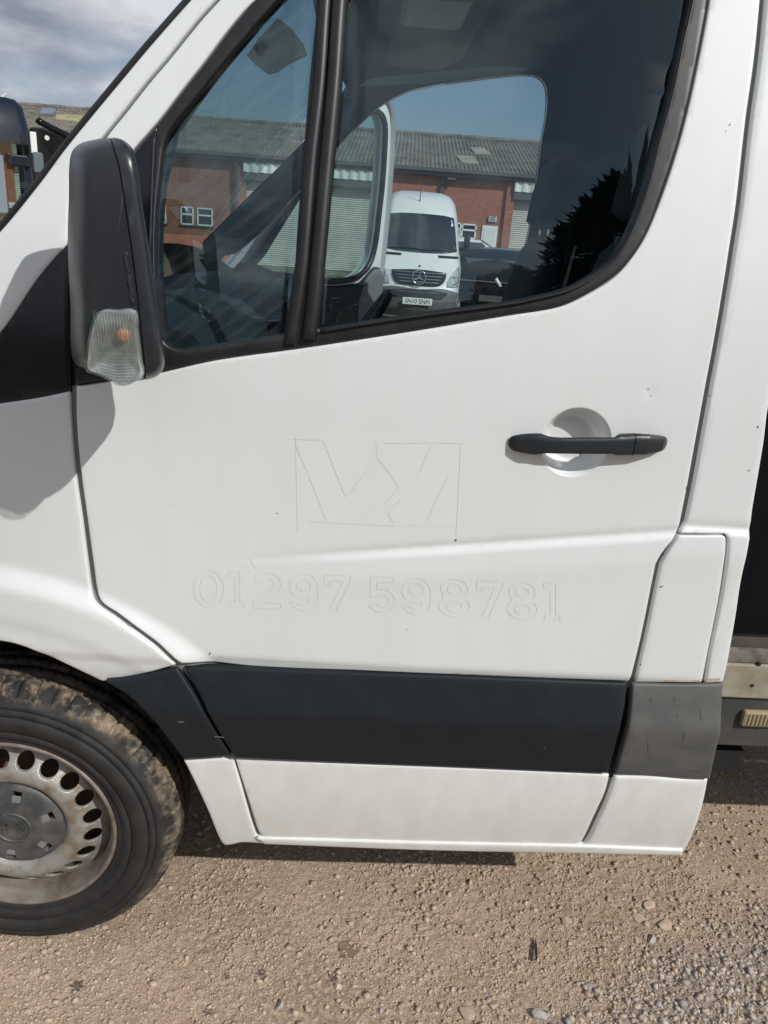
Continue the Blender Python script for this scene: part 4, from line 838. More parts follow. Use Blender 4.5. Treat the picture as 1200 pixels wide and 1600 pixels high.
lines('rust_streak', [[(1040, 1063.5), (1070, 1064.2), (1093, 1064.4)], [(1103, 1062), (1125, 1061)]], .004, RUSTS, van, fn=Srear)
lines('strip_scratch', [[(1017, 1090), (1017, 1097)], [(1054, 1088), (1053, 1096)], [(1094, 1110), (1095, 1125)], [(1070, 1144), (1067, 1156)], [(1058, 1115), (1059, 1120)], [(1076, 1204), (1098, 1208)], [(1012, 1160), (1013, 1175)]], .0012, mat('scuff_dark', (.07, .07, .07), .6), van, fn=lambda x, z: SF(x, z)-.0002)
lines('strip_scuff', [[(278, 1128), (288, 1128)], [(335, 1151), (350, 1152)], [(850, 1168), (852, 1168)]], .0016, mat('scuff_pale', (.22, .19, .17), .8), van, fn=lambda x, z: SF(x, z)-.0002)

# --- flatbed behind the cab
bed = thing('flatbed_body', 'flatbed body behind the van cab with cream rail, lower dark rail and side marker lamp', 'truck bed', (1.6, .05, .62))
CREAM = mat('cream_rail', (.36, .335, .26), .6, var=(.20, .16, .11), vscale=12, vamt=.7, bump=.2, bscale=100)
BLK = mat('gap_shade_black', (.004, .005, .006), .9, spec=.1)
p0 = atplane(1128, 1030, .06); p1 = atplane(1128, 1083, .06); p2 = atplane(1128, 1160, .06)
zt, zm_, zb_ = float(p0[2])-.008, float(p1[2])-.008, float(p2[2])-.012
mb = MB(); mb.box2((.74, .055, zm_), (2.6, .10, zt)); br = mb.build('side_rail', CREAM, bed, world=True, bev=.004)
for q in ((1186, 1038), (1175, 1071)):
    c = atplane(*q, .055); mb = MB(); mb.tube([(c[0], .0535, c[2]), (c[0], .07, c[2])], .004, 10); mb.build('bolt_hole', DARK, bed, world=True).parent = bed
mb = MB(); mb.box2((.72, .066, zb_), (2.6, .12, zm_-.003)); mb.build('lower_rail', mat('lower_rail_dark', (.045, .048, .047), .7, var=(.10, .085, .065), vscale=9, vamt=.8), bed, world=True, bev=.003)
c = atplane(1181, 1122, .06); mb = MB(); mb.box((c[0]+.01, .060, c[2]), (.085, .016, .040)); ml = mb.build('marker_lamp', mat('dirty_lens', (.33, .27, .16), .5, bump=.4, bscale=200), bed, world=True, bev=.006)
mb = MB()
for k in range(7): mb.box((c[0]-.02+k*.009, .0515, c[2]), (.003, .003, .03))
mb.build('lens_rib', mat('dirty_lens_rib', (.26, .21, .13), .5), ml, world=True)
mb = MB(); mb.box2((.78, .11, zt), (2.6, 1.75, zt+.05)); mb.build('bed_floor', mat('bed_metal', (.05, .05, .05), .7, var=(.12, .09, .07), vscale=8, vamt=.8), bed, world=True)
mb = MB(); mb.box2((.80, .09, zt+.02), (.84, 1.7, 2.5)); mb.box2((.84, .10, zt+.05), (2.6, .13, 2.3)); mb.build('gap_shade_board', BLK, bed, world=True)  # near-black boards stand in for the shadowed gap behind the cab
mb = MB(); mb.box2((.76, .060, zt+.003), (2.6, .09, zt+.022)); mb.build('drop_side_lip', mat('lip_rust', (.10, .085, .075), .7, var=(.25, .22, .19), vscale=25, vamt=.8), bed, world=True)

# ================================================================ BACKGROUND
# --- brick warehouse, seen square-on about 40 m away
BD = 40.0; fu = Vector((math.cos(YAW), math.sin(YAW), 0)); fn_ = Vector((-math.sin(YAW), math.cos(YAW), 0))
bo = Vector(CAM)+fn_*BD; bo.z = 0
def fac(px, py, d=0.0):
    p = atdist(px, py, BD+d); r = Vector(p)-bo; return r.dot(fu), float(p[2])
house = thing('warehouse', 'long red brick industrial unit with mossy corrugated roof and roller shutters', 'warehouse', bo, YAW)
BRICK = bpy.data.materials.new('red_brick'); BRICK.use_nodes = True; t = BRICK.node_tree; p = t.nodes['Principled BSDF']; p.inputs['Roughness'].default_value = .9
tcn = t.nodes.new('ShaderNodeTexCoord'); mpn = t.nodes.new('ShaderNodeMapping'); mpn.inputs['Rotation'].default_value = (R(90), 0, 0)
bk = t.nodes.new('ShaderNodeTexBrick'); bk.inputs['Scale'].default_value = 1.0; bk.inputs['Brick Width'].default_value = .225; bk.inputs['Row Height'].default_value = .075; bk.inputs['Mortar Size'].default_value = .006
bk.inputs['Color1'].default_value = (.42, .145, .080, 1); bk.inputs['Color2'].default_value = (.30, .098, .058, 1); bk.inputs['Mortar'].default_value = (.30, .22, .18, 1)
t.links.new(tcn.outputs['Object'], mpn.inputs['Vector']); t.links.new(mpn.outputs['Vector'], bk.inputs['Vector'])
w_ = gnoise(.9, 5, .35, .7, 0, .7, 0); t.links.new(gmix(w_.outputs[0], bk.outputs['Color'], (.28, .11, .07)), p.inputs['Base Color'])
t = None
ROOF = bpy.data.materials.new('mossy_cement_roof'); ROOF.use_nodes = True; t = ROOF.node_tree; p = t.nodes['Principled BSDF']; p.inputs['Roughness'].default_value = .95
tcn = t.nodes.new('ShaderNodeTexCoord')
a_ = gmix(gnoise(1.1, 8, .38, .62, 0, 1, 0).outputs[0], (.085, .080, .070), (.20, .185, .16)); a_ = gmix(gnoise(3.4, 7, .5, .64, 0, .85, 0).outputs[0], a_, (.20, .185, .13)); a_ = gmix(gnoise(6, 6, .55, .68, 0, .8, 0).outputs[0], a_, (.05, .045, .035))
t.links.new(a_, p.inputs['Base Color']); t = None
WHITE = mat('upvc_white', (.78, .78, .76), .5); GALV = mat('galvanised_sheet', (.74, .75, .73), .5, metal=.0, var=(.58, .58, .56), vscale=2, vamt=.7)
SHUT = mat('shutter_cream', (.52, .51, .45), .5, var=(.38, .37, .33), vscale=1.5, vamt=.7); GUT = mat('gutter_grey', (.09, .09, .09), .6); WDARK = mat('window_dark', (.03, .04, .045), .08, spec=.8)
aL, zE = fac(-700, 255)[0], fac(700, 266)[1]; aR = fac(1700, 250)[0]
eave = zE; RD = 8.5; ridge = fac(700, 214, RD)[1]
def bpart(nm, boxes, m, par=house, **k):
    mb = MB()
    for (a0, y0, z0, a1, y1, z1) in boxes: mb.box2((a0, y0, z0), (a1, y1, z1))
    return mb.build(nm, m, par, **k)
s0 = fac(382, 300)[0]; s1 = fac(600, 300)[0]; s2 = fac(799, 330)[0]; s3 = s2+(s1-s0)
dz = fac(754, 352); dz2 = fac(779, 352)
# brick bays; openings for the shutters are left between them
for a0, a1 in ((aL, s0-11.6), (s0-8.5, s0), (s1, s2), (s3, aR)): bpart('brick_wall', [(a0, 0, 0, a1, .35, eave-.05)], BRICK)
for a in (s2-.34, s1-.05, s0-.3, s3, s0-8.6): bpart('brick_pier', [(a, -.14, 0, a+.40, 0.0, eave-.35)], BRICK)
for a0, a1 in ((s0, s1), (s2, s3), (s0-11.6, s0-8.5)):
    zf = fac(820, 301)[1]; fy = -.30
    mb = MB(); n = int((a1-a0)/.11); P = [(a0+(a1-a0)*k/n, fy+(.05 if (k//2) % 2 else 0)) for k in range(n+1)]
    mb.loft([[(a, y, zf) for a, y in P], [(a, y, eave-.15) for a, y in P]], caps=False, closed=False); mb.build('ribbed_fascia', GALV, house)
    mb = MB(); n = int((zf-.35)/.05); rows = [[(a, .12+(.025 if k % 2 else 0), .02+(zf-.35)*k/n) for a in (a0, a1)] for k in range(n+1)]; mb.loft(rows, caps=False, closed=False); mb.build('roller_shutter', SHUT, house)
    bpart('shutter_box', [(a0, -.24, zf-.36, a1, .3, zf-.002)], GUT)
# far wall behind (keeps the inside dark) and gable
bpart('rear_wall', [(aL, 2*RD, 0, aR, 2*RD+.3, eave)], BRICK)
def corr(y0, z0, y1, z1, nm):
    pitch = .21; n = int((aR-aL)/pitch*6); a = np.linspace(aL, aR, n); w = .045*np.sin(2*np.pi*a/pitch); T = np.linspace(0, 1, 7)
    V = np.stack([np.repeat(a[None], 7, 0), (y0+(y1-y0)*T)[:, None]+0*a[None], (z0+(z1-z0)*T)[:, None]+w[None]+(np.arange(7) % 2*.0)[:, None]], -1).reshape(-1, 3)
    i = np.arange(7*n).reshape(7, n); F = np.stack([i[:-1, :-1], i[:-1, 1:], i[1:, 1:], i[1:, :-1]], -1).reshape(-1, 4)
    me = bpy.data.meshes.new(nm); me.from_pydata(V.tolist(), [], F.tolist()); return link(nm, me, ROOF, house, True)
corr(-.35, eave+.02, RD, ridge, 'roof'); corr(RD, ridge, 2*RD+.3, eave+.02, 'roof')
mb = MB(); g = np.random.default_rng(9); m_ = 150; mb.tube([(aL+(aR-aL)*k/m_, RD, ridge+.02+g.uniform(-.012, .015)) for k in range(m_+1)], [float(g.uniform(.13, .17)) for k in range(m_+1)], 7); mb.build('ridge_capping', ROOF, house, smooth=True)
bpart('gutter', [(aL, -.50, eave-.12, aR, -.34, eave+.03)], GUT); bpart('soffit_board', [(aL, -.34, eave-.30, aR, -.15, eave-.13)], GUT)
SKYL = mat('grp_rooflight', (.33, .34, .27), .5, var=(.22, .22, .16), vscale=2, vamt=.8)
def rooflight(q, dep0, dep1, m=SKYL):
    def rp(px, py):
        # intersect the pixel ray with the front roof slope
        r = Vector(pxray(px, py)); r = Vector((r.dot(fu), r.dot(fn_), r.z)); c = Vector((0, -BD, CAM[2])); sl = (ridge-eave)/(RD+.35)
        t_ = (eave+.08+sl*.35+sl*c.y-c.z)/(r.z-sl*r.y); return c+r*t_
    V = [rp(*w) for w in q]; mb = MB(); mb.add([v_+Vector((0, 0, .0)) for v_ in V]+[v_-Vector((0, 0, .06)) for v_ in V], [(0, 1, 2, 3), (4, 5, 1, 0), (5, 6, 2, 1), (6, 7, 3, 2), (7, 4, 0, 3)]); return mb.build('rooflight', m, house)
for q in (((733, 229), (757, 231), (767, 240), (743, 239)), ((712, 242), (741, 244), (748, 255), (722, 253))): rooflight(q, 0, 0)
rooflight(((88, 178), (150, 181), (150, 193), (86, 186)), 0, 0, mat('mossy_sheet', (.40, .37, .20), .9, var=(.2, .18, .1), vscale=3, vamt=1))
rooflight(((66, 167), (90, 168), (82, 178), (62, 177)), 0, 0, mat('blue_rooflight', (.08, .11, .16), .2))
def window(px0, py0, px1, py1, lab=None):
    a0, z1 = fac(px0, py0); a1, z0 = fac(px1, py1); a1 = max(a1, a0+.5)
    fr = MB(); w = .07; zc = z0+(z1-z0)*.58
    for b in ((a0, z0, a0+w, z1), (a1-w, z0, a1, z1), (a0, z1-w, a1, z1), (a0, z0, a1, z0+w), (a0, zc-w*.6, a1, zc+w*.6)): fr.box2((b[0], -.05, b[1]), (b[2], .02, b[3]))
    o = fr.build('window', WHITE, house); bpart('pane', [(a0+w, -.025, z0+w, a1-w, -.012, zc-w*.6)], WDARK, o); bpart('pane', [(a0+w, -.025, zc+w*.6, a1-w, -.012, z1-w)], WDARK, o)
    bpart('window_sill', [(a0-.06, -.09, z0-.06, a1+.06, 0, z0-.002)], GUT, o)
for q in ((705, 347, 719, 372), (722, 349, 742.5, 374), (282, 322, 303, 352), (308, 324, 333, 354), (244, 319, 256, 349), (640, 343, 660, 368), (180, 316, 200, 345), (150, 314, 172, 343), (12, 316, 26, 325)): window(*q)
d0, dzt = fac(754, 352); d1, _ = fac(778, 352)
dr = bpart('entrance_door', [(d0, -.06, .02, d1, .02, dzt)], WHITE)
bpart('door_leaf', [(d0+.09, -.075, .10, d1-.09, -.062, dzt-.10)], mat('door_white', (.70, .71, .70), .5), dr); bpart('door_notice', [(d0+.28, -.080, 1.25, d1-.28, -.077, 1.5)], mat('paper', (.55, .56, .56), .7), dr)
q0, q1 = fac(764, 337), fac(775, 347); v_ = bpart('extract_vent', [(q0[0], -.10, q1[1], q1[0], .0, q0[1])], GALV)
for k in range(4): bpart('vent_slat', [(q0[0]+.04, -.115, q1[1]+.04+k*.07, q1[0]-.04, -.103, q1[1]+.07+k*.07)], GUT, v_)
q0, q1 = fac(690.5, 267), fac(696, 400); bpart('downpipe', [(q0[0], -.14, 0, q0[0]+.20, -.02, q0[1])], GUT)
q0 = fac(381, 250); bpart('downpipe', [(q0[0]-.28-.09, -.28, 0, q0[0]-.28+.03, -.16, eave-.1)], GUT)
q0, q1 = fac(698, 278), fac(711, 283); v_ = bpart('flood_lamp', [(q0[0], -.42, q1[1], q1[0], -.02, q0[1])], GUT, bev=.03)
q0, q1 = fac(33, 300), fac(40, 307); bpart('wall_sign', [(q0[0], -.05, q1[1], q1[0], -.002, q0[1])], WHITE)
# gull on the ridge
gb = atdist(4, 152, BD+RD); gull = thing('seagull', 'small white gull perched on the warehouse ridge at the far left', 'bird', (gb[0], gb[1], ridge+.2))
mb = MB(); mb.tube([(-.22, 0, .10), (-.10, 0, .16), (.08, 0, .22), (.14, 0, .33), (.20, 0, .36), (.26, 0, .35)], [.01, .06, .085, .045, .045, .01], 8); gbody = mb.build('body', WHITE, gull, smooth=True)
for s in (-.03, .03): mb = MB(); mb.tube([(0, s, .14), (0, s, 0)], .008, 5); mb.build('leg', mat('gull_leg', (.5, .3, .2)), gull)

# --- white panel van facing the camera beyond the open door
vp0 = atdist(655, 432, 14.6); WV = thing('white_panel_van', 'white high roof panel van facing us beyond the open far door', 'van', (vp0[0], vp0[1], 0), R(-2))
VPT = mat('far_van_white', (.74, .75, .73), .4, coat=.5, var=(.62, .62, .58), vscale=3, vamt=.5)
def vw(z): return np.interp(z, [.25, .5, .9, 1.2, 1.45, 1.9, 2.15, 2.4, 2.55, 2.62], [.74, .80, .82, .83, .82, .78, .74, .70, .62, .50])
def vy(z): return np.interp(z, [.25, .45, .75, .80, 1.12, 1.20, 1.45, 2.17, 2.40, 2.55, 2.62], [.10, .0, .0, .04, .10, .22, .62, 1.12, 1.42, 1.70, 2.10])
def vmap(a, b, o=0.0):
    a = np.asarray(a, float); b = np.asarray(b, float); w = vw(b); u = np.clip(np.abs(a)/w, 0, 1); return np.stack([a, vy(b)+.20*u**2+.30*np.clip((u-.78)/.22, 0, 1)**2.2-o, b], -1)
rows = []; 
for z in [.25, .35, .45, .6, .75, .80, .95, 1.12, 1.2, 1.3, 1.45, 1.7, 1.95, 2.17, 2.3, 2.4, 2.5, 2.56, 2.6, 2.62]:
    w = float(vw(z)); us = np.concatenate([np.linspace(-1, -.6, 9), np.linspace(-.5, .5, 9), np.linspace(.6, 1, 9)]); r = [tuple(vmap(u*w, z)) for u in us]
    rows.append([(-w-.02, 5.6, z)]+[(-w-.012, 1.5+vy(z), z)]+r+[(w+.012, 1.5+vy(z), z)]+[(w+.02, 5.6, z)])
mb = MB(); mb.loft(rows, caps=False, closed=True); mb.add([rows[-1][k] for k in range(len(rows[-1]))], [tuple(range(len(rows[-1])))]); mb.build('body', VPT, WV, ang=40)
def vpatch(nm, pts, m, o, par=WV, **k): pts = [(q[0], q[1]+(.06 if q[1] < 1.3 else 0))+tuple(q[2:]) for q in pts]; return panel(nm, pts, lambda a, b: vmap(a, b, o), m, par, grid=k.pop('grid', .05), step=.03, edge=k.pop('edge', .01), flange=.03, world=False, **k)
vws = [(-.74, 1.50, 1), (-.4, 1.45), (.4, 1.45), (.74, 1.50, 1), (.70, 1.85), (.65, 2.13, 1), (.4, 2.16), (-.4, 2.16), (-.65, 2.13, 1), (-.70, 1.85)]
FWS = mat('dark_windscreen', (.012, .018, .02), .04, spec=.9, coat=1.0)
vpatch('windscreen', vws, FWS, .012, grid=.08)
for x0, x1 in ((-.78, -.36), (.36, .78)): vpatch('bonnet_vent', [(x0, 1.375, 1), (x1, 1.375, 1), (x1, 1.42, 1), (x0, 1.42, 1)], STRIP, .012, grid=.03, edge=.003)
vpatch('bumper', [(-.76, .22, 1), (.76, .22, 1), (.80, .70, 1), (.5, .765), (0, .74), (-.5, .765), (-.80, .70, 1)], mat('grey_bumper', (.085, .088, .088), .6, var=(.13, .13, .12), vscale=6, vamt=.6), .035, edge=.02)
vpatch('lower_intake', [(-.45, .57, 1), (.45, .57, 1), (.56, .70), (-.56, .70)], DARK, .045, edge=.004, grid=.06)
gr = vpatch('grille', [(-.40, .82), (0, .80), (.40, .82), (.50, .92), (.52, 1.06, 1), (0, 1.09), (-.52, 1.06, 1), (-.50, .92)], SATIN, .02, edge=.006, grid=.05)
for k in range(4):
    z = .925+k*.056; w = .38+.035*k; mb = MB(); mb.tube([tuple(vmap(x, z, .045)) for x in np.linspace(-w, w, 13)], .014, 5); mb.build('grille_bar', mat('grille_bar', (.16, .165, .17), .4) if k == 0 else bpy.data.materials['grille_bar'], gr, smooth=True)
sc_ = Vector(vmap(0, 1.01, .085)); mb = MB(); mb.tube([sc_+Vector((.125*math.cos(a), 0, .125*math.sin(a))) for a in np.linspace(0, 2*math.pi, 33)], .011, 8, caps=False); st_ = mb.build('star_emblem', CHROME, gr, smooth=True)
for a in (90, 210, 330):
    mb = MB(); e = sc_+Vector((.124*math.cos(R(a)), 0, .124*math.sin(R(a)))); n_ = Vector((-math.sin(R(a)), 0, math.cos(R(a))))
    mb.add([sc_+n_*.018, e, sc_-n_*.018, sc_+Vector((0, -.016, 0)), sc_+Vector((0, .012, 0))], [(0, 1, 3), (1, 2, 3), (0, 4, 1), (1, 4, 2)]); mb.build('star_arm', CHROME, gr)
mb = MB(); c_ = Vector(vmap(0, 1.205, .01)); mb.tube([c_, c_+Vector((0, -.02, .006))], [.025, .02], 12); mb.build('bonnet_badge', GUT, WV)
HL = mat('headlamp', (.34, .36, .36), .08, spec=.8, coat=1, var=(.62, .63, .62), vscale=9, vamt=.8)
for s in (-1, 1):
    pts = [(s*.55, .80, 1), (s*.79, .80, 1), (s*.81, .98), (s*.80, 1.14), (s*.76, 1.18, 1), (s*.64, 1.05), (s*.56, .93)]
    if s < 0: pts = pts[::-1]
    h = vpatch('headlight', pts, HL, .016, edge=.01, grid=.03); c_ = Vector(vmap(s*.68, .99, .03)); mb = MB(); mb.tube([c_+Vector((.07*math.cos(a), 0, .07*math.sin(a))) for a in np.linspace(0, 6.2832, 21)], .010, 6, caps=False); mb.build('lamp_ring', CHROME, h, smooth=True)
mb = MB(); mb.tube([Vector(vmap(-.05, 2.40, .0)), Vector(vmap(-.05, 2.40, .0))+Vector((0, -.05, .38))], [.012, .004], 6); mb.build('aerial', GUT, WV)
for x0, x1 in ((-.6, .05), (.0, .62)):
    mb = MB(); mb.tube([Vector(vmap(x, 1.50+.02*math.sin((x-x0)*4.6), .03)) for x in np.linspace(x0, x1, 8)], .010, 5); mb.build('wiper', RUBBER, WV, smooth=True)
mb = MB(); mb.box(tuple(Vector(vmap(0.05, 1.62, -.12))), (.30, .02, .10)); mb.build('green_cloth', mat('green_cloth', (.03, .30, .16), .7), WV, bev=.02)
for s in (-1, 1):
    mb = MB(); mb.box((s*.93, 1.05, 1.68), (.12, .12, .34)); mm_ = mb.build('door_mirror', STRIP, WV, bev=.05, seg=3); mb = MB(); mb.box((s*.86, 1.1, 1.56), (.12, .05, .07)); mb.build('mirror_arm', STRIP, mm_)
    for y in (1.15, 4.6):
        mb = MB(); mb.lathe([(.20, -.09), (.33, -.10), (.355, -.06), (.355, .06), (.33, .10), (.20, .09)], 32, axis='x', c=(s*.82, y, .355)); wo_ = mb.build('wheel', RUBBER, WV, smooth=True); mb = MB(); mb.lathe([(.0, .08*s), (.2, .08*s)], 20, axis='x', c=(s*.82, y, .355)); mb.build('rim', STEEL, wo_)
def textmesh(name, s, size, m, parent, loc, rot, ext=.001, sx=1.0):
    cu = bpy.data.curves.new(name, 'FONT'); cu.body = s; cu.size = size; cu.align_x = 'CENTER'; cu.align_y = 'CENTER'; cu.extrude = ext; cu.offset = .0
    o = bpy.data.objects.new(name, cu); COL.objects.link(o); bpy.context.view_layer.update()
    me = bpy.data.meshes.new_from_object(o.evaluated_get(bpy.context.evaluated_depsgraph_get())); bpy.data.objects.remove(o); me.transform(Matrix.Diagonal((sx, 1, 1, 1)))
    q = link(name, me, m, parent, False); q.location = loc; q.rotation_euler = rot; return q
PL = mat('plate_white', (.72, .73, .70), .5); c_ = Vector(vmap(0, .58, .075)); mb = MB(); mb.box(tuple(c_), (.56, .012, .125)); npl = mb.build('number_plate', PL, WV, bev=.004)
textmesh('plate_text', 'SN10 ENM', .112, mat('plate_black', (.01, .01, .01), .5), npl, (c_.x, c_.y-.0085, c_.z-.002), (R(90), 0, 0), sx=.92)

# --- cars
def car(nm, label, paint, loc, rz, L_=4.4, Wd=1.8, Hh=1.48, suv=False, extras=True):
    root = thing(nm, label, 'car', loc, rz); hw = Wd/2
    # stations from tail (y=0) to nose (y=L): lower body half-width, bottom, belt height, roof height
    st_ = [(0.0, .80, .42, .78, .80), (.08, .94, .28, .92, 1.02 if not suv else 1.12), (.32, .99, .22, .95, Hh*.90), (.75, 1.0, .20, .95, Hh*.985), (1.6, 1.0, .20, .93, Hh), (2.4, 1.0, .20, .92, Hh*.965), (3.05, .99, .20, .90, Hh*.76), (3.35, .98, .20, .89, Hh*.63), (3.9, .95, .20, .82, Hh*.58), (4.25, .86, .24, .70, Hh*.49), (4.4, .66, .34, .60, Hh*.42)]
    k = L_/4.4; rings = []
    for y, w, zb, zb2, zt in st_:
        cab = max(0.0, min(1.0, (zt-zb2)/(Hh-.93))); rw = hw*w*(1-.24*cab)
        half = [(0, zb), (hw*w*.80, zb), (hw*w*.97, zb+.12), (hw*w, (zb+zb2)/2), (hw*w*.985, zb2-.04), (hw*w*.955, zb2), (hw*w*.955+(rw-hw*w*.955)*.5, zb2+(zt-zb2)*.5), (rw, zt-.07*cab-.005), (rw*.86, zt-.02*cab), (rw*.5, zt), (0, zt+.01)]
        rings.append([(-x, y*k, z) for x, z in half[::-1]]+[(x, y*k, z) for x, z in half[1:-1]])
    rings = [[p for p in r] for r in rings]
    mb = MB(); mb.loft(rings); body = mb.build('body', paint, root, ang=28)
    G = FWS
    def quad(n_, P, par=body, m=G): mb = MB(); mb.add(P, [tuple(range(len(P)))]); return mb.build(n_, m, par)
    wr = hw*.76
    # rear screen, windscreen, side windows (slightly proud of the glasshouse)
    quad('rear_window', [(-hw*.80, .10*k-.03, 1.06), (hw*.80, .10*k-.03, 1.06), (wr*.86, .32*k-.03, Hh*.90-.03), (-wr*.86, .32*k-.03, Hh*.90-.03)])
    quad('windscreen', [(-hw*.84, 3.28*k, Hh*.66+.01), (hw*.84, 3.28*k, Hh*.66+.01), (wr*.90, 2.42*k, Hh*.965+.008), (-wr*.90, 2.42*k, Hh*.965+.008)])
    for s in (-1, 1):
        for y0, y1, y2, y3 in ((.55, 1.45, .85, 1.45), (1.52, 2.95, 1.52, 2.42)):
            quad('side_window', [(s*(hw*.955+.006), y0*k, .98), (s*(hw*.955+.006), y1*k, .97), (s*(hw*.77+.02), y3*k, Hh*.93), (s*(hw*.77+.02), y2*k, Hh*.93)])
        for y in (.78, 3.45):
            mb = MB(); mb.lathe([(.20, -.10), (.31, -.11), (.33, -.07), (.33, .07), (.31, .11), (.20, .10)], 28, axis='x', c=(s*(hw-.09), y*k, .33)); wo_ = mb.build('wheel', RUBBER, root, smooth=True)
            mb = MB(); mb.lathe([(0, .105*s), (.19, .10*s), (.21, .08*s)], 20, axis='x', c=(s*(hw-.09), y*k, .33)); mb.build('rim', STEEL, wo_, smooth=True)
        mb = MB(); mb.box((s*hw*.80, .05*k-.02, .80), (.30, .05, .16)); mb.build('rear_lamp', RLAMP, root, bev=.02)
        mb = MB(); mb.box((s*hw*.72, 4.26*k, .62), (.30, .08, .12)); mb.build('headlight', HL, root, bev=.02)
        mb = MB(); mb.box((s*(hw+.06), 2.75*k, 1.02), (.16, .10, .12)); mb.build('door_mirror', paint, root, bev=.03)
    return root
RLAMP = mat('rear_lamp_smoked', (.03, .008, .008), .15, coat=1)
BPT = mat('black_car_paint', (.003, .004, .005), .5, spec=.25, coat=.25, coat_r=.08); SPT = mat('silver_car_paint', (.40, .42, .40), .3, metal=.6, coat=1)
c_ = atdist(772, 440, 15.6); suv = car('black_hatchback', 'black car parked tail towards us right of the white panel van', BPT, (c_[0], c_[1], 0), R(-3-4), L_=4.5, Wd=1.9, Hh=1.60, suv=True)
for s in (-1, 1):
    mb = MB(); mb.tube([(-.35+s*.06+.04*math.cos(a), -.035, .42+.04*math.sin(a)) for a in np.linspace(0, 6.2832, 17)], .008, 6, caps=False); mb.build('exhaust_tip', CHROME, suv, smooth=True)
mb = MB(); mb.box((0, .02, .98), (1.5, .03, .025)); mb.build('tailgate_trim', CHROME, suv, bev=.005)
bpy.context.view_layer.update(); SI = suv.matrix_world.inverted()
for q0_, q1_ in (((775, 435), (782, 448)), ((799, 440), (801, 454))):  # two slanted white bars set on the right of the tail
    A_, B_ = (SI @ Vector(atdist(*q, 15.45)) for q in (q0_, q1_)); mb = MB(); mb.tube([A_, B_], .030, 8); mb.build('pale_strip', mat('strip_white', (.85, .85, .85), .2) if 'strip_white' not in bpy.data.materials else bpy.data.materials['strip_white'], suv, smooth=True)
mb = MB(); mb.box((0, -.02, .66), (.54, .02, .12)); mb.build('number_plate', mat('plate_yellow', (.10, .10, .09), .5), suv)
c_ = atdist(738, 385, 21); car('white_hatchback', 'white hatchback half hidden between the panel van and the white warehouse door', VPT, (c_[0]-2.2, c_[1]+.3, .25), R(-90-3), Hh=1.6)
c_ = atdist(812, 390, 17.5); car('silver_hatchback', 'silver car showing only its windscreen right of the black car', SPT, (c_[0]+.6, c_[1]+3.5, 0.1), R(180-20), Hh=1.55)

# --- black lorry at the left edge
LOR = mat('lorry_navy', (.010, .014, .024), .3, coat=.8)
l0 = atdist(47, 236, 10.5); lorry = thing('lorry', 'black lorry cab with chrome edged mirror and tipping arm at left edge', 'lorry', (l0[0]-.94*math.cos(R(25)), l0[1]-.94*math.sin(R(25)), 0), R(25))
def lpt(px, py, d): bpy.context.view_layer.update(); return lorry.matrix_world.inverted() @ Vector(atdist(px, py, d))
mb = MB()
def lr(z, x0, x1, y0, y1, r=.10):
    return [(x0+r, y0, z), (x1-r, y0, z), (x1, y0+r, z), (x1, y1-r, z), (x1-r, y1, z), (x0+r, y1, z), (x0, y1-r, z), (x0, y0+r, z)]
mb.loft([lr(2.45, -1.3, .93, -.05, 2.0), lr(2.62, -1.3, .95, -.05, 2.0), lr(2.90, -1.28, .90, .04, 1.95), lr(2.985, -1.24, .82, .10, 1.88), lr(3.01, -1.1, .6, .3, 1.7)]); mb.build('cab_roof', LOR, lorry, ang=50)
mb = MB(); mb.loft([lr(.5, -1.3, .95, 0, 1.95), lr(1.45, -1.3, .97, 0, 1.95)]); mb.build('cab_body', LOR, lorry, ang=50)
for x, y in ((-1.25, .08), (.90, .08), (-1.25, 1.87), (.90, 1.87), (.28, .05)):
    mb = MB(); mb.box((x, y, 1.95), (.10, .10, 1.05)); mb.build('cab_pillar', LOR, lorry, bev=.02)
mb = MB(); mb.box((-.18, .03, 1.95), (2.1, .012, 1.0)); mb.build('cab_window', WSGLASS, lorry)
a_, b_ = lpt(14, 241, 10.45), lpt(47, 262, 10.45); mb = MB(); mb.box2((a_.x, -.03, b_.z), (b_.x, .02, a_.z)); mb.build('cab_panel', LOR, lorry, bev=.02)
mb = MB(); mb.box((-.1, 1.2, 1.75), (.5, .5, .7)); mb.build('cab_seat', FAB, lorry, bev=.08)
mb = MB(); c_ = lpt(52.5, 223, 10.4); mb.box(tuple(c_), (.075, .05, .25)); mb.build('white_side_lamp', WHITE, lorry, bev=.01)
def lmirror(px0, py0, px1, py1, d, frame, glassy):
    a = Vector(atdist(px0, py0, d)); b = Vector(atdist(px1, py1, d)); c = (a+b)/2; w, h = abs(b.x-a.x), abs(a.z-b.z)
    m_ = lorry.matrix_world
    mb = MB(); mb.box((0, 0, 0), (w, .10, h)); o = mb.build('mirror', frame, lorry, bev=min(w, h)*.28, seg=4)
    mb = MB(); mb.box((0, -.058, 0), (w*.80, .008, h*.90)); g_ = mb.build('mirror_glass', glassy, o, bev=.02, seg=3)
    bpy.context.view_layer.update(); o.location = lorry.matrix_world.inverted() @ c; return o
lmirror(-24, 236, 14, 338, 8.6, CHROME, mat('mirror_grey', (.22, .27, .30), .15)); lmirror(50, 237, 69, 272, 9.4, mat('mirror_back_grey', (.10, .12, .14), .4), mat('mirror_back_face', (.12, .15, .17), .35))
mb = MB(); mb.tube([lpt(59, 187, 11.2), lpt(62, 190, 11.2), lpt(82, 201, 11.4), lpt(112, 215, 11.6), lpt(200, 258, 12)], .045, 8); mb.build('tipping_arm', SATIN, lorry, smooth=True)
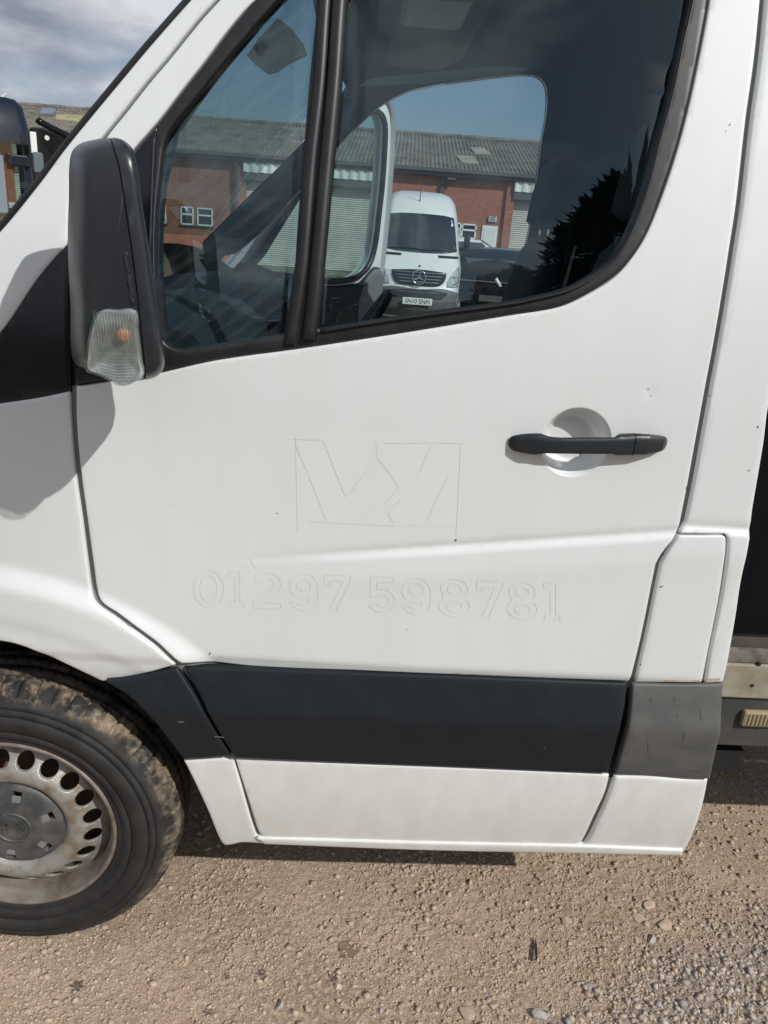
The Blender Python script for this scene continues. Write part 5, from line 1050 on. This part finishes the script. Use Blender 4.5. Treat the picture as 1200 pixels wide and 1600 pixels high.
mb = MB(); P_ = [lpt(46, 198, 12.2), lpt(67, 199, 12.2), lpt(112, 220, 12.2), lpt(190, 262, 12.4), lpt(190, 390, 12.4), lpt(46, 390, 12.2)]; mb.loft([P_, [p+Vector((0, 1.6, 0)) for p in P_]]); mb.build('load_body', mat('load_black', (.012, .012, .013), .5, var=(.09, .09, .09), vscale=4, vamt=.7, vlo=.55, vhi=.75), lorry, bev=.03)
mb = MB(); mb.tube([lpt(73, 215, 11.0), lpt(73.5, 215.5, 10.9)], .03, 10); mb.build('work_lamp', WHITE, lorry)
mb = MB(); mb.box((-.18, .7, .35), (2.2, 1.2, .5)); mb.build('chassis', DARK, lorry)
for x in (-1.15, .8):
    mb = MB(); mb.lathe([(.25, -.14), (.48, -.14), (.52, -.1), (.52, .1), (.48, .14), (.25, .14)], 32, axis='x', c=(x, .9, .52)); mb.build('wheel', RUBBER, lorry, smooth=True)

# --- trees behind the photographer (they show as the dark reflection in the side glass)
LEAF = mat('conifer_green', (.030, .050, .022), .8, var=(.055, .075, .03), vscale=1.2, vamt=.8); BARK = mat('bark', (.09, .065, .045), .9, bump=.4, bscale=30)
def conifer(x, y, h, r, seed, label, n=2600, spread=.85):
    g = np.random.default_rng(seed); root = thing('conifer_tree', label, 'tree', (x, y, 0), group='trees behind the photographer')
    mb = MB(); mb.tube([(0, 0, 0), (.05, .02, h*.5), (0, 0, h*.93)], [r*.09, r*.06, .02], 8); mb.build('trunk', BARK, root, smooth=True)
    V = []; F = []
    for i in range(n):
        t_ = g.random()**.75; z = h*(.06+.94*t_); a = g.uniform(0, 6.283); lob = 1+.22*math.sin(3*a+seed)+.12*math.sin(7*a+t_*9); rm_ = r*(1-t_**1.6)**spread*lob+.05; q = rm_*math.sqrt(g.uniform(.15, 1.0)); s = g.uniform(.10, .26)*(.6+.4*(1-t_))*r**.3
        c = np.array([q*math.cos(a), q*math.sin(a), z+g.uniform(-.1, .1)]); d = np.array([math.cos(a), math.sin(a), g.uniform(.1, 1.1)]); d /= np.linalg.norm(d)
        for k in range(3):
            dd = d+g.normal(0, .45, 3); sd = np.cross(dd, g.normal(size=3)); sd /= np.linalg.norm(sd)+1e-9; b = len(V)
            V += [tuple(c-sd*s*.35), tuple(c+sd*s*.35), tuple(c+dd*s*.9)]; F.append((b, b+1, b+2))
    me = bpy.data.meshes.new('crown'); me.from_pydata(V, [], F); link('crown', me, LEAF, root, False)
conifer(5.2, -13.0, 8.3, 2.7, 1, 'tall ragged conifer behind the photographer, seen reflected in the right of the side window', 9000, .55)
conifer(8.6, -14.0, 9.6, 3.2, 2, 'second tall conifer behind the photographer, right of the first', 6000, .6)
conifer(3.1, -13.5, 5.6, 1.7, 3, 'shorter conifer left of the tall ragged one behind the photographer', 2600)
conifer(0.0, -13.0, 5.0, 1.5, 4, 'lone small conifer straight behind the photographer', 2600)
conifer(-3.2, -14.5, 3.4, 1.8, 5, 'low bushy conifer at the left end of the row behind the photographer', 2200, .6)
g = np.random.default_rng(77); V = []; F = []
for i in range(9000):
    x = g.uniform(-30, 30); y = -16+g.uniform(-.8, .8); z = g.uniform(0, 1.9+.5*math.sin(x*.9)+.4*math.sin(x*2.3)); s = g.uniform(.15, .35); d = g.normal(size=3); d /= np.linalg.norm(d); e_ = np.cross(d, g.normal(size=3)); e_ /= np.linalg.norm(e_); c = np.array([x, y, z]); b = len(V)
    V += [tuple(c-e_*s*.4), tuple(c+e_*s*.4), tuple(c+d*s)]; F.append((b, b+1, b+2))
me = bpy.data.meshes.new('hedge'); me.from_pydata(V, [], F); hd = link('hedge', me, LEAF, None, False); tag(hd, 'low rough hedge along the yard edge behind the photographer', 'hedge')

# ================================================================ separate loose pieces into objects of their own
def explode(o):
    bm = bmesh.new(); bm.from_mesh(o.data); bm.faces.ensure_lookup_table(); seen = set(); isl = []
    for f in bm.faces:
        if f.index in seen: continue
        stack = [f]; seen.add(f.index); cur = []
        while stack:
            q = stack.pop(); cur.append(q.index)
            for v in q.verts:
                for g_ in v.link_faces:
                    if g_.index not in seen: seen.add(g_.index); stack.append(g_)
        isl.append(set(cur))
    bm.free()
    if len(isl) < 2: return
    base = o.data
    for i, keep in enumerate(isl):
        me = base.copy(); bm = bmesh.new(); bm.from_mesh(me); bm.faces.ensure_lookup_table()
        bmesh.ops.delete(bm, geom=[f for f in bm.faces if f.index not in keep], context='FACES'); bm.to_mesh(me); bm.free()
        if i == 0: o.data = me
        else:
            c = o.copy(); c.data = me; COL.objects.link(c)
for o in [o for o in scn.objects if o.type == 'MESH' and o.name.split('.')[0] in ('slot_clip', 'headrest_stem', 'seat_belt', 'badge_mark', 'vent_slats', 'lens_rib', 'chassis', 'gap_shade_board', 'inner_wing', 'rust_streak', 'strip_scratch', 'strip_scuff', 'scratch', 'ghost_phone_number', 'ghost_outline', 'ghost_logo')]: explode(o)
for o in list(scn.objects):
    if o.name.startswith('vent_slats'): o.name = o.name.replace('vent_slats', 'vent_slat')
